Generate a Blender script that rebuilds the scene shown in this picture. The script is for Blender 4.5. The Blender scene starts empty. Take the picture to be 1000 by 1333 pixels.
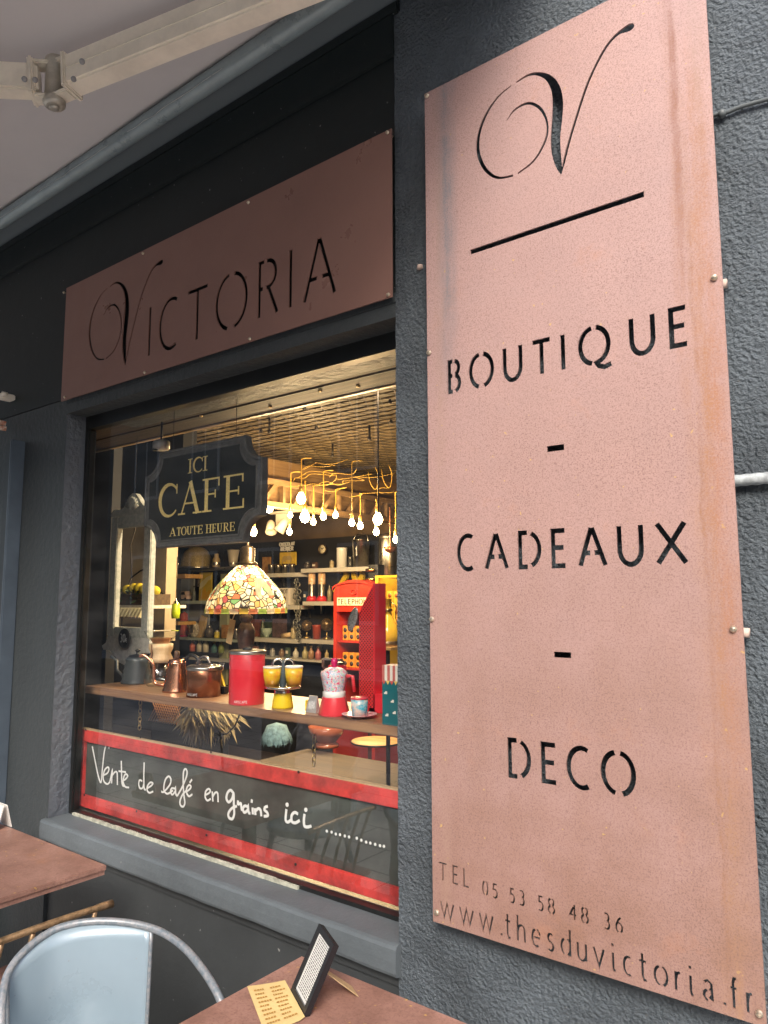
import bpy, bmesh, math, random
import numpy as np
from mathutils import Vector, Matrix, noise
from mathutils.geometry import delaunay_2d_cdt
random.seed(7)
SC = bpy.context.scene
COL = SC.collection
PI = math.pi
# ------------------------------------------------------------------ camera
F_PX, CX, CY = 955.1, 500.0, 666.5
CAM = np.array([0.0, -1.5, 1.55])
R = np.array([[0.79008607, 0.61298838, -0.00304055],
              [0.07359269, -0.08992766, 0.99322562],
              [0.60856234, -0.78495749, -0.11616206]])      # world -> camera
cd = bpy.data.cameras.new('camera')
cam = bpy.data.objects.new('camera', cd); COL.objects.link(cam)
M4 = Matrix.Identity(4)
for i in range(3):
    for j in range(3):
        M4[i][j] = R.T[i][j]
    M4[i][3] = CAM[i]
cam.matrix_world = M4
cd.sensor_fit = 'VERTICAL'; cd.sensor_height = 36; cd.lens = 36 * F_PX / 1333
cd.clip_start = 0.02; cd.clip_end = 300
SC.camera = cam
# ------------------------------------------------------------------ world, sun, exposure
W = bpy.data.worlds.new('World'); SC.world = W; W.use_nodes = True
nt = W.node_tree
bg = nt.nodes['Background']
sky = nt.nodes.new('ShaderNodeTexSky'); sky.sky_type = 'NISHITA'; sky.sun_disc = False
SUN_EL, SUN_AZ = math.radians(38), math.radians(150)        # azimuth clockwise from +Y
sky.sun_elevation = SUN_EL; sky.sun_rotation = SUN_AZ
sky.dust_density = 4.0; sky.air_density = 1.0; sky.ozone_density = 1.0
nt.links.new(sky.outputs[0], bg.inputs[0]); bg.inputs[1].default_value = 0.15
sd = bpy.data.lights.new('sun', 'SUN'); sd.energy = 1.5; sd.angle = math.radians(24); sd.color = (1, .96, .9)
sun = bpy.data.objects.new('sun', sd); COL.objects.link(sun)
sv = Vector((math.sin(SUN_AZ) * math.cos(SUN_EL), math.cos(SUN_AZ) * math.cos(SUN_EL), math.sin(SUN_EL)))
sun.rotation_euler = sv.to_track_quat('Z', 'Y').to_euler(); sun.location = (3, -6, 12)
SC.view_settings.view_transform = 'Standard'; SC.view_settings.look = 'None'
SC.view_settings.gamma = 1; SC.view_settings.use_curve_mapping = False
SC.view_settings.exposure = 1.18
SC.render.engine = 'CYCLES'
SC.cycles.use_denoising = True
SC.cycles.max_bounces = 8; SC.cycles.diffuse_bounces = 4; SC.cycles.glossy_bounces = 4
SC.cycles.transmission_bounces = 6; SC.cycles.transparent_max_bounces = 12
SC.cycles.caustics_reflective = False; SC.cycles.caustics_refractive = False
SC.cycles.sample_clamp_indirect = 6

# ------------------------------------------------------------------ where things stand
def ray(px, py):
    return R.T @ np.array([px - CX, -(py - CY), -F_PX])
def P(px, py, Y):
    r = ray(px, py); return CAM + r * ((Y - CAM[1]) / r[1])
def PX(px, py, X):
    r = ray(px, py); return CAM + r * ((X - CAM[0]) / r[0])
def PZ(px, py, z):
    r = ray(px, py); return CAM + r * ((z - CAM[2]) / r[2])
def mpp(w):                                     # metres one photo pixel spans at a point
    return -(R @ (np.array(w) - CAM))[2] / F_PX

# ------------------------------------------------------------------ materials
MATS = {}
def mat(name, col, rough=.55, metal=0., var=0., vscale=12, bump=0., bscale=60, col2=None, emis=None, es=0, spec=.5, coat=0, trans=0, dist=.002, alpha=None):
    if name in MATS: return MATS[name]
    m = bpy.data.materials.new(name); m.use_nodes = True; MATS[name] = m
    n = m.node_tree.nodes; l = m.node_tree.links; b = n['Principled BSDF']
    b.inputs['Roughness'].default_value = rough; b.inputs['Metallic'].default_value = metal
    b.inputs['Specular IOR Level'].default_value = spec; b.inputs['Coat Weight'].default_value = coat
    b.inputs['Transmission Weight'].default_value = trans
    b.inputs['Base Color'].default_value = (*col, 1)
    tc = n.new('ShaderNodeTexCoord')
    if var or col2:
        t = n.new('ShaderNodeTexNoise'); t.inputs['Scale'].default_value = vscale; t.inputs['Detail'].default_value = 8
        t.inputs['Roughness'].default_value = .65
        l.new(tc.outputs['Object'], t.inputs['Vector'])
        r = n.new('ShaderNodeValToRGB')
        c2 = col2 or tuple(min(1, c * (1 + var)) for c in col); c1 = tuple(c * (1 - var) for c in col)
        r.color_ramp.elements[0].color = (*c1, 1); r.color_ramp.elements[1].color = (*c2, 1)
        r.color_ramp.elements[0].position = .38; r.color_ramp.elements[1].position = .62
        l.new(t.outputs[0], r.inputs[0]); l.new(r.outputs[0], b.inputs['Base Color'])
        mr = n.new('ShaderNodeMapRange'); mr.inputs[3].default_value = max(.03, rough - .12); mr.inputs[4].default_value = min(1, rough + .12)
        l.new(t.outputs[0], mr.inputs[0]); l.new(mr.outputs[0], b.inputs['Roughness'])
    if bump:
        t2 = n.new('ShaderNodeTexNoise'); t2.inputs['Scale'].default_value = bscale; t2.inputs['Detail'].default_value = 6
        l.new(tc.outputs['Object'], t2.inputs['Vector'])
        bp = n.new('ShaderNodeBump'); bp.inputs['Strength'].default_value = bump; bp.inputs['Distance'].default_value = dist
        l.new(t2.outputs[0], bp.inputs['Height']); l.new(bp.outputs[0], b.inputs['Normal'])
    if emis:
        b.inputs['Emission Color'].default_value = (*emis, 1); b.inputs['Emission Strength'].default_value = es
    return m

def wood(name, c1, c2, axis=0, scale=6, rough=.5, bump=.25, stretch=14):
    if name in MATS: return MATS[name]
    m = bpy.data.materials.new(name); m.use_nodes = True; MATS[name] = m
    n = m.node_tree.nodes; l = m.node_tree.links; b = n['Principled BSDF']
    tc = n.new('ShaderNodeTexCoord'); mp = n.new('ShaderNodeMapping')
    s = [scale * stretch] * 3; s[axis] = scale
    mp.inputs['Scale'].default_value = s
    l.new(tc.outputs['Object'], mp.inputs['Vector'])
    t = n.new('ShaderNodeTexNoise'); t.inputs['Scale'].default_value = 1; t.inputs['Detail'].default_value = 7; t.inputs['Distortion'].default_value = .9
    l.new(mp.outputs[0], t.inputs['Vector'])
    r = n.new('ShaderNodeValToRGB'); r.color_ramp.elements[0].color = (*c1, 1); r.color_ramp.elements[1].color = (*c2, 1)
    r.color_ramp.elements[0].position = .36; r.color_ramp.elements[1].position = .66
    l.new(t.outputs[0], r.inputs[0]); l.new(r.outputs[0], b.inputs['Base Color'])
    bp = n.new('ShaderNodeBump'); bp.inputs['Strength'].default_value = bump; bp.inputs['Distance'].default_value = .002
    l.new(t.outputs[0], bp.inputs['Height']); l.new(bp.outputs[0], b.inputs['Normal'])
    b.inputs['Roughness'].default_value = rough
    return m

def thin_glass(name, tint=(1, 1, 1), boost=1.0, rough=0.0, dust=0.0):
    if name in MATS: return MATS[name]
    m = bpy.data.materials.new(name); m.use_nodes = True; MATS[name] = m
    n = m.node_tree.nodes; l = m.node_tree.links
    n.remove(n['Principled BSDF']); out = n['Material Output']
    tr = n.new('ShaderNodeBsdfTransparent'); tr.inputs[0].default_value = (*tint, 1)
    gl = n.new('ShaderNodeBsdfGlossy'); gl.inputs['Roughness'].default_value = rough
    fr = n.new('ShaderNodeLayerWeight'); fr.inputs[0].default_value = .5      # two-sided Schlick curve
    pw = n.new('ShaderNodeMath'); pw.operation = 'POWER'; pw.inputs[1].default_value = 5; l.new(fr.outputs['Facing'], pw.inputs[0])
    mu = n.new('ShaderNodeMath'); mu.operation = 'MULTIPLY_ADD'; mu.inputs[1].default_value = .92; mu.inputs[2].default_value = .08 * boost; mu.use_clamp = True
    mx = n.new('ShaderNodeMixShader')
    l.new(pw.outputs[0], mu.inputs[0]); l.new(mu.outputs[0], mx.inputs[0]); l.new(tr.outputs[0], mx.inputs[1]); l.new(gl.outputs[0], mx.inputs[2])
    last = mx
    if dust:
        df = n.new('ShaderNodeBsdfDiffuse'); df.inputs[0].default_value = (.6, .6, .58, 1)
        tc = n.new('ShaderNodeTexCoord'); t = n.new('ShaderNodeTexNoise'); t.inputs['Scale'].default_value = 3.5; t.inputs['Detail'].default_value = 9
        mp = n.new('ShaderNodeMapping'); mp.inputs['Rotation'].default_value = (0, .6, 0); mp.inputs['Scale'].default_value = (1, 1, 4)
        l.new(tc.outputs['Object'], mp.inputs[0]); l.new(mp.outputs[0], t.inputs['Vector'])
        mr = n.new('ShaderNodeMapRange'); mr.inputs[1].default_value = .42; mr.inputs[2].default_value = .8; mr.inputs[3].default_value = 0; mr.inputs[4].default_value = dust
        l.new(t.outputs[0], mr.inputs[0])
        m2 = n.new('ShaderNodeMixShader'); l.new(mr.outputs[0], m2.inputs[0]); l.new(mx.outputs[0], m2.inputs[1]); l.new(df.outputs[0], m2.inputs[2]); last = m2
    l.new(last.outputs[0], out.inputs[0])
    return m

def plaster(name, col, amp=.9, scale=75, dist=.006, blotch=.12):
    if name in MATS: return MATS[name]
    m = bpy.data.materials.new(name); m.use_nodes = True; MATS[name] = m
    n = m.node_tree.nodes; l = m.node_tree.links; b = n['Principled BSDF']
    tc = n.new('ShaderNodeTexCoord')
    a = n.new('ShaderNodeTexNoise'); a.inputs['Scale'].default_value = scale; a.inputs['Detail'].default_value = 3; a.inputs['Roughness'].default_value = .5; a.inputs['Distortion'].default_value = .1
    c = n.new('ShaderNodeTexNoise'); c.inputs['Scale'].default_value = scale * 5; c.inputs['Detail'].default_value = 3
    d = n.new('ShaderNodeTexNoise'); d.inputs['Scale'].default_value = 2.3; d.inputs['Detail'].default_value = 9; d.inputs['Roughness'].default_value = .7
    for t in (a, c, d): l.new(tc.outputs['Object'], t.inputs['Vector'])
    mm = n.new('ShaderNodeMath'); mm.operation = 'MULTIPLY_ADD'; mm.inputs[1].default_value = .22
    l.new(c.outputs[0], mm.inputs[0]); l.new(a.outputs[0], mm.inputs[2])
    bp = n.new('ShaderNodeBump'); bp.inputs['Strength'].default_value = amp; bp.inputs['Distance'].default_value = dist
    l.new(mm.outputs[0], bp.inputs['Height']); l.new(bp.outputs[0], b.inputs['Normal'])
    r = n.new('ShaderNodeValToRGB'); r.color_ramp.elements[0].position = .3; r.color_ramp.elements[1].position = .75
    r.color_ramp.elements[0].color = (*[x * (1 - blotch) for x in col], 1); r.color_ramp.elements[1].color = (*[x * (1 + blotch * 2) for x in col], 1)
    l.new(d.outputs[0], r.inputs[0])
    # small pale chips and dust specks
    v = n.new('ShaderNodeTexNoise'); v.inputs['Scale'].default_value = 55; v.inputs['Detail'].default_value = 2
    l.new(tc.outputs['Object'], v.inputs['Vector'])
    g = n.new('ShaderNodeMapRange'); g.inputs[1].default_value = .74; g.inputs[2].default_value = .8
    l.new(v.outputs[0], g.inputs[0])
    mx = n.new('ShaderNodeMix'); mx.data_type = 'RGBA'; l.new(g.outputs[0], mx.inputs[0]); l.new(r.outputs[0], mx.inputs[6]); mx.inputs[7].default_value = (.25, .25, .24, 1)
    l.new(mx.outputs[2], b.inputs['Base Color'])
    b.inputs['Roughness'].default_value = .52
    return m

def rust(name, base, dark, orange, speck=380, streaks=None, metal=.0, rough=.5, sp=.5, mott=.3, mcol=None, low=None):
    """weathered steel; streaks = list of (x position in metres, width, colour, strength) run down the sheet"""
    if name in MATS: return MATS[name]
    m = bpy.data.materials.new(name); m.use_nodes = True; MATS[name] = m
    n = m.node_tree.nodes; l = m.node_tree.links; b = n['Principled BSDF']
    tc = n.new('ShaderNodeTexCoord'); O = tc.outputs['Object']
    def nz(scale, det=6, rgh=.6, vec=None):
        t = n.new('ShaderNodeTexNoise'); t.inputs['Scale'].default_value = scale; t.inputs['Detail'].default_value = det; t.inputs['Roughness'].default_value = rgh
        l.new(vec or O, t.inputs['Vector']); return t.outputs[0]
    def mr(v, a, c, lo=0, hi=1):
        t = n.new('ShaderNodeMapRange'); t.inputs[1].default_value = a; t.inputs[2].default_value = c; t.inputs[3].default_value = lo; t.inputs[4].default_value = hi
        l.new(v, t.inputs[0]); return t.outputs[0]
    def mix(f, c1, c2):
        t = n.new('ShaderNodeMix'); t.data_type = 'RGBA'; l.new(f, t.inputs[0])
        for k, c in ((6, c1), (7, c2)):
            if isinstance(c, tuple): t.inputs[k].default_value = (*c, 1)
            else: l.new(c, t.inputs[k])
        return t.outputs[2]
    def mul(a, c):
        t = n.new('ShaderNodeMath'); t.operation = 'MULTIPLY'; l.new(a, t.inputs[0])
        if isinstance(c, float): t.inputs[1].default_value = c
        else: l.new(c, t.inputs[1])
        return t.outputs[0]
    def gt(v, lo, hi, flip=False): return mr(v, lo, hi, *( (1, 0) if flip else (0, 1)))
    c = mix(mr(nz(3, 8), .35, .7), base, tuple(x * 1.12 for x in base))
    c = mix(mr(nz(1.7, 9, .62), .42, .68, 0, mott), c, mcol or dark)
    c = mix(mr(nz(11, 9, .75), .46, .62, 0, mott * .6), c, mcol or dark)
    den = mr(nz(2.6, 8, .7), .3, .7, .45, 1.0)
    if low:
        sx0 = n.new('ShaderNodeSeparateXYZ'); l.new(O, sx0.inputs[0]); c = mix(mul(mr(sx0.outputs[2], 1.45, .0, 0, .95), mr(nz(5, 9, .7), .3, .65, .35, 1)), c, low)
    c = mix(mul(mr(nz(speck, 4, .75), .50, .62, 0, sp), den), c, dark)
    c = mix(mul(mr(nz(speck * .45, 5, .75), .52, .66, 0, sp * .7), den), c, dark)
    c = mix(mr(nz(6, 7, .75), .58, .8, 0, .5), c, orange)
    c = mix(mr(nz(60, 2, .6), .70, .75, 0, .8), c, (orange[0] * 1.3, orange[1] * 1.9, orange[2] * 1.2))
    sx = n.new('ShaderNodeSeparateXYZ'); l.new(O, sx.inputs[0])
    if streaks:
        X_, Z_ = sx.outputs[0], sx.outputs[2]
        mp = n.new('ShaderNodeMapping'); mp.inputs['Scale'].default_value = (45, 1, 5); l.new(O, mp.inputs[0]); drip = nz(1.0, 7, .7, mp.outputs[0])
        mp2 = n.new('ShaderNodeMapping'); mp2.inputs['Scale'].default_value = (1, 1, 4); l.new(O, mp2.inputs[0]); wv = nz(1.6, 6, .6, mp2.outputs[0])
        fine = nz(240, 3, .7); blot = nz(14, 8, .75)
        for (x0, w, colr, st, za, zb_, *solid) in streaks:
            ad = n.new('ShaderNodeMath'); ad.operation = 'MULTIPLY_ADD'; ad.inputs[1].default_value = .035; l.new(wv, ad.inputs[0]); l.new(X_, ad.inputs[2])
            sb = n.new('ShaderNodeMath'); sb.operation = 'SUBTRACT'; l.new(ad.outputs[0], sb.inputs[0]); sb.inputs[1].default_value = x0 + .0175
            ab = n.new('ShaderNodeMath'); ab.operation = 'ABSOLUTE'; l.new(sb.outputs[0], ab.inputs[0])
            f = mul(mr(ab.outputs[0], w, w * (.35 if w < .02 else .15), 0, st), mr(drip, .36, .60, .3 if solid else .1, 1))
            f = mul(mul(f, mr(fine, .38, .6, .6 if solid else .25, 1)), mr(blot, .36, .54, .4, 1) if solid else mr(blot, .36, .58, .25, 1))
            f = mul(f, mul(mr(Z_, za - .25, za + .1), mr(Z_, zb_ + .25, zb_ - .1)))
            c = mix(f, c, colr)
    l.new(c, b.inputs['Base Color'])
    b.inputs['Roughness'].default_value = rough; b.inputs['Metallic'].default_value = metal
    l.new(mr(nz(5, 6), .3, .7, rough - .1, rough + .15), b.inputs['Roughness'])
    bp = n.new('ShaderNodeBump'); bp.inputs['Strength'].default_value = .25; bp.inputs['Distance'].default_value = .0008
    l.new(nz(speck, 3, .7), bp.inputs['Height']); l.new(bp.outputs[0], b.inputs['Normal'])
    return m

# ------------------------------------------------------------------ mesh builder
class MB:
    def __init__(s): s.v = []; s.f = []; s.sm = []
    def add(s, vs, fs, smooth=False):
        o = len(s.v); s.v += [tuple(map(float, p)) for p in vs]
        s.f += [tuple(i + o for i in f) for f in fs]; s.sm += [smooth] * len(fs); return s
    def box(s, c, d, rz=0, ry=0, rx=0, bev=0):
        hx, hy, hz = d[0] / 2, d[1] / 2, d[2] / 2
        m = Matrix.Translation(Vector(c)) @ Matrix.Rotation(rz, 4, 'Z') @ Matrix.Rotation(ry, 4, 'Y') @ Matrix.Rotation(rx, 4, 'X')
        if bev:
            bm = bmesh.new(); bmesh.ops.create_cube(bm, size=1)
            for v in bm.verts: v.co = Vector((v.co.x * d[0], v.co.y * d[1], v.co.z * d[2]))
            bmesh.ops.bevel(bm, geom=bm.edges[:], offset=min(bev, min(d) * .45), segments=2, affect='EDGES')
            bm.verts.index_update()
            s.add([m @ v.co for v in bm.verts], [[v.index for v in f.verts] for f in bm.faces]); bm.free(); return s
        vs = [m @ Vector((x, y, z)) for x in (-hx, hx) for y in (-hy, hy) for z in (-hz, hz)]
        return s.add(vs, [(0, 1, 3, 2), (4, 6, 7, 5), (0, 4, 5, 1), (2, 3, 7, 6), (0, 2, 6, 4), (1, 5, 7, 3)])
    def b2(s, a, b, **k):                          # box from min corner to max corner
        return s.box([(a[i] + b[i]) / 2 for i in range(3)], [abs(b[i] - a[i]) for i in range(3)], **k)
    def tube(s, pts, r, seg=10, caps=True, closed=False):
        pts = [Vector(p) for p in pts]; n = len(pts)
        rr = r if isinstance(r, (list, tuple)) else [r] * n
        up = None; vs = []; fs = []
        for i, p in enumerate(pts):
            if closed: t = pts[(i + 1) % n] - pts[i - 1]
            else: t = (pts[min(i + 1, n - 1)] - pts[max(i - 1, 0)])
            t.normalize()
            if up is None: up = Vector((0, 0, 1)) if abs(t.z) < .9 else Vector((1, 0, 0))
            a = t.cross(up)
            if a.length < 1e-5: a = t.cross(Vector((1, .3, .2)))
            a.normalize(); b = a.cross(t).normalized(); up = b
            for k in range(seg):
                q = 2 * PI * k / seg; vs.append(p + (a * math.cos(q) + b * math.sin(q)) * rr[i])
        m = n if closed else n - 1
        for i in range(m):
            j = (i + 1) % n
            for k in range(seg):
                k2 = (k + 1) % seg; fs.append((i * seg + k, i * seg + k2, j * seg + k2, j * seg + k))
        if caps and not closed: fs += [tuple(range(seg))[::-1], tuple((n - 1) * seg + k for k in range(seg))]
        return s.add(vs, fs, True)
    def lathe(s, prof, c=(0, 0, 0), seg=28, sm=True, sx=1, sy=1, rot=0, cap=True):
        vs = []; fs = []; n = len(prof)
        for (r, z) in prof:
            for k in range(seg):
                q = 2 * PI * k / seg + rot; vs.append((c[0] + r * sx * math.cos(q), c[1] + r * sy * math.sin(q), c[2] + z))
        for i in range(n - 1):
            for k in range(seg):
                k2 = (k + 1) % seg; fs.append((i * seg + k, i * seg + k2, (i + 1) * seg + k2, (i + 1) * seg + k))
        s.add(vs, fs, sm)
        if cap:
            if prof[0][0] > 1e-5: s.add([vs[k] for k in range(seg)], [tuple(range(seg))[::-1]])
            if prof[-1][0] > 1e-5: s.add([vs[(n - 1) * seg + k] for k in range(seg)], [tuple(range(seg))])
        return s
    def ball(s, c, r, seg=12, sc=(1, 1, 1)):
        pr = [(max(1e-6, r * math.sin(PI * i / 8)) * 1, -r * math.cos(PI * i / 8) * sc[2]) for i in range(9)]
        return s.lathe(pr, c, seg, True, sc[0], sc[1], cap=False)
    def prism(s, poly, y0, y1, smooth=False):      # polygon in XZ, extruded along Y
        n = len(poly)
        vs = [(p[0], y0, p[1]) for p in poly] + [(p[0], y1, p[1]) for p in poly]
        fs = [tuple(range(n)), tuple(range(n, 2 * n))[::-1]] + [(i, i + n, (i + 1) % n + n, (i + 1) % n) for i in range(n)]
        return s.add(vs, fs)
    def xf(s, m):
        s.v = [tuple(m @ Vector(v)) for v in s.v]; return s
    def build(s, name, m, parent=None, loc=None, kind=None, label=None):
        me = bpy.data.meshes.new(name); me.from_pydata(s.v, [], s.f); me.polygons.foreach_set('use_smooth', s.sm)
        me.materials.append(m); me.update()
        bm = bmesh.new(); bm.from_mesh(me); bmesh.ops.recalc_face_normals(bm, faces=bm.faces[:]); bm.to_mesh(me); bm.free()
        if any(s.sm) and not all(s.sm):
            pass
        o = bpy.data.objects.new(name, me); COL.objects.link(o)
        if parent: o.parent = parent
        if loc is not None: o.location = Vector([float(x) for x in loc])
        if kind: o['kind'] = kind
        if label: o['label'] = label
        return o
def thing(name, label, cat, loc=(0, 0, 0), group=None, rz=0):
    o = bpy.data.objects.new(name, None); COL.objects.link(o); o.location = Vector([float(x) for x in loc]); o.rotation_euler = (0, 0, rz)
    o.empty_display_size = .05
    return tag(o, label, cat, group)
def tag(o, label, cat, group=None):
    o['label'] = label; o['category'] = cat
    if group: o['group'] = group
    return o
def copy_tree(o, parent=None):
    c = o.copy(); COL.objects.link(c); c.parent = parent
    for ch in list(o.children): copy_tree(ch, c)
    return c

# ------------------------------------------------------------------ 2-D strokes, letters, cut sheets
def cat(pts, n=8):                                # Catmull-Rom through points (x, y[, width])
    p = [np.array(q, float) for q in pts]; out = []
    p = [2 * p[0] - p[1]] + p + [2 * p[-1] - p[-2]]
    for i in range(1, len(p) - 2):
        for k in range(n):
            t = k / n
            out.append(.5 * ((2 * p[i]) + (-p[i - 1] + p[i + 1]) * t + (2 * p[i - 1] - 5 * p[i] + 4 * p[i + 1] - p[i + 2]) * t * t + (-p[i - 1] + 3 * p[i] - 3 * p[i + 1] + p[i + 2]) * t ** 3))
    out.append(p[-2]); return out
def ribbon(pts, w):
    """polyline to a list of convex quads; w number or per-point list"""
    P2 = [Vector((float(p[0]), float(p[1]))) for p in pts]; n = len(P2); ws = w if isinstance(w, (list, tuple, np.ndarray)) else [w] * n
    L = []; Rr = []
    for i in range(n):
        d = P2[min(i + 1, n - 1)] - P2[max(i - 1, 0)]
        if 0 < i < n - 1:
            a = (P2[i] - P2[i - 1]).normalized(); b = (P2[i + 1] - P2[i]).normalized(); d = a + b
            if d.length < 1e-6: d = a
            nn = Vector((-d.y, d.x)).normalized(); k = 1 / max(.35, nn.dot(Vector((-a.y, a.x))))
        else:
            nn = Vector((-d.y, d.x)).normalized(); k = 1
        L.append(P2[i] + nn * ws[i] / 2 * k); Rr.append(P2[i] - nn * ws[i] / 2 * k)
    return [[tuple(Rr[i]), tuple(Rr[i + 1]), tuple(L[i + 1]), tuple(L[i])] for i in range(n - 1)]
def area(p):
    return sum(p[i][0] * p[(i + 1) % len(p)][1] - p[(i + 1) % len(p)][0] * p[i][1] for i in range(len(p))) / 2
def hull(p):
    p = sorted(set((round(float(a), 7), round(float(b), 7)) for a, b in p))
    def half(q):
        h = []
        for c in q:
            while len(h) > 1 and (h[-1][0] - h[-2][0]) * (c[1] - h[-2][1]) - (h[-1][1] - h[-2][1]) * (c[0] - h[-2][0]) <= 1e-12: h.pop()
            h.append(c)
        return h[:-1]
    return half(p) + half(p[::-1])
def cdt(polys, keep):
    vs = []; fs = []
    for p in polys:
        p = hull(p)
        if len(p) < 3: continue
        if abs(area(p)) < 1e-10: 
            continue
        if area(p) < 0: p = p[::-1]
        fs.append(list(range(len(vs), len(vs) + len(p)))); vs += [Vector(q) for q in p]
    v, e, f, _, _, of = delaunay_2d_cdt(vs, [], fs, 1, 1e-6, True)
    return v, [ff for ff, o in zip(f, of) if keep(o)]
def slab(mb, v, faces, y0, y1, back=True):
    """triangles in XZ given a front face at y0 and a back at y1, with side walls"""
    used = {}; cnt = {}
    for f in faces:
        for i in range(len(f)):
            a, b = f[i], f[(i + 1) % len(f)]
            k = (min(a, b), max(a, b)); cnt[k] = cnt.get(k, 0) + 1
    idx = sorted({i for f in faces for i in f}); rm = {k: i for i, k in enumerate(idx)}; n = len(idx)
    vs = [(v[i].x, y0, v[i].y) for i in idx] + [(v[i].x, y1, v[i].y) for i in idx]
    fs = [tuple(rm[i] for i in f) for f in faces]
    if back: fs += [tuple(rm[i] + n for i in f)[::-1] for f in faces]
    for (a, b), c in cnt.items():
        if c == 1: fs.append((rm[a], rm[b], rm[b] + n, rm[a] + n))
    mb.add(vs, fs); return mb
def arc(cx, cy, rx, ry, a0, a1, n=12):
    return [(cx + rx * math.cos(math.radians(a0 + (a1 - a0) * i / n)), cy + ry * math.sin(math.radians(a0 + (a1 - a0) * i / n))) for i in range(n + 1)]
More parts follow.
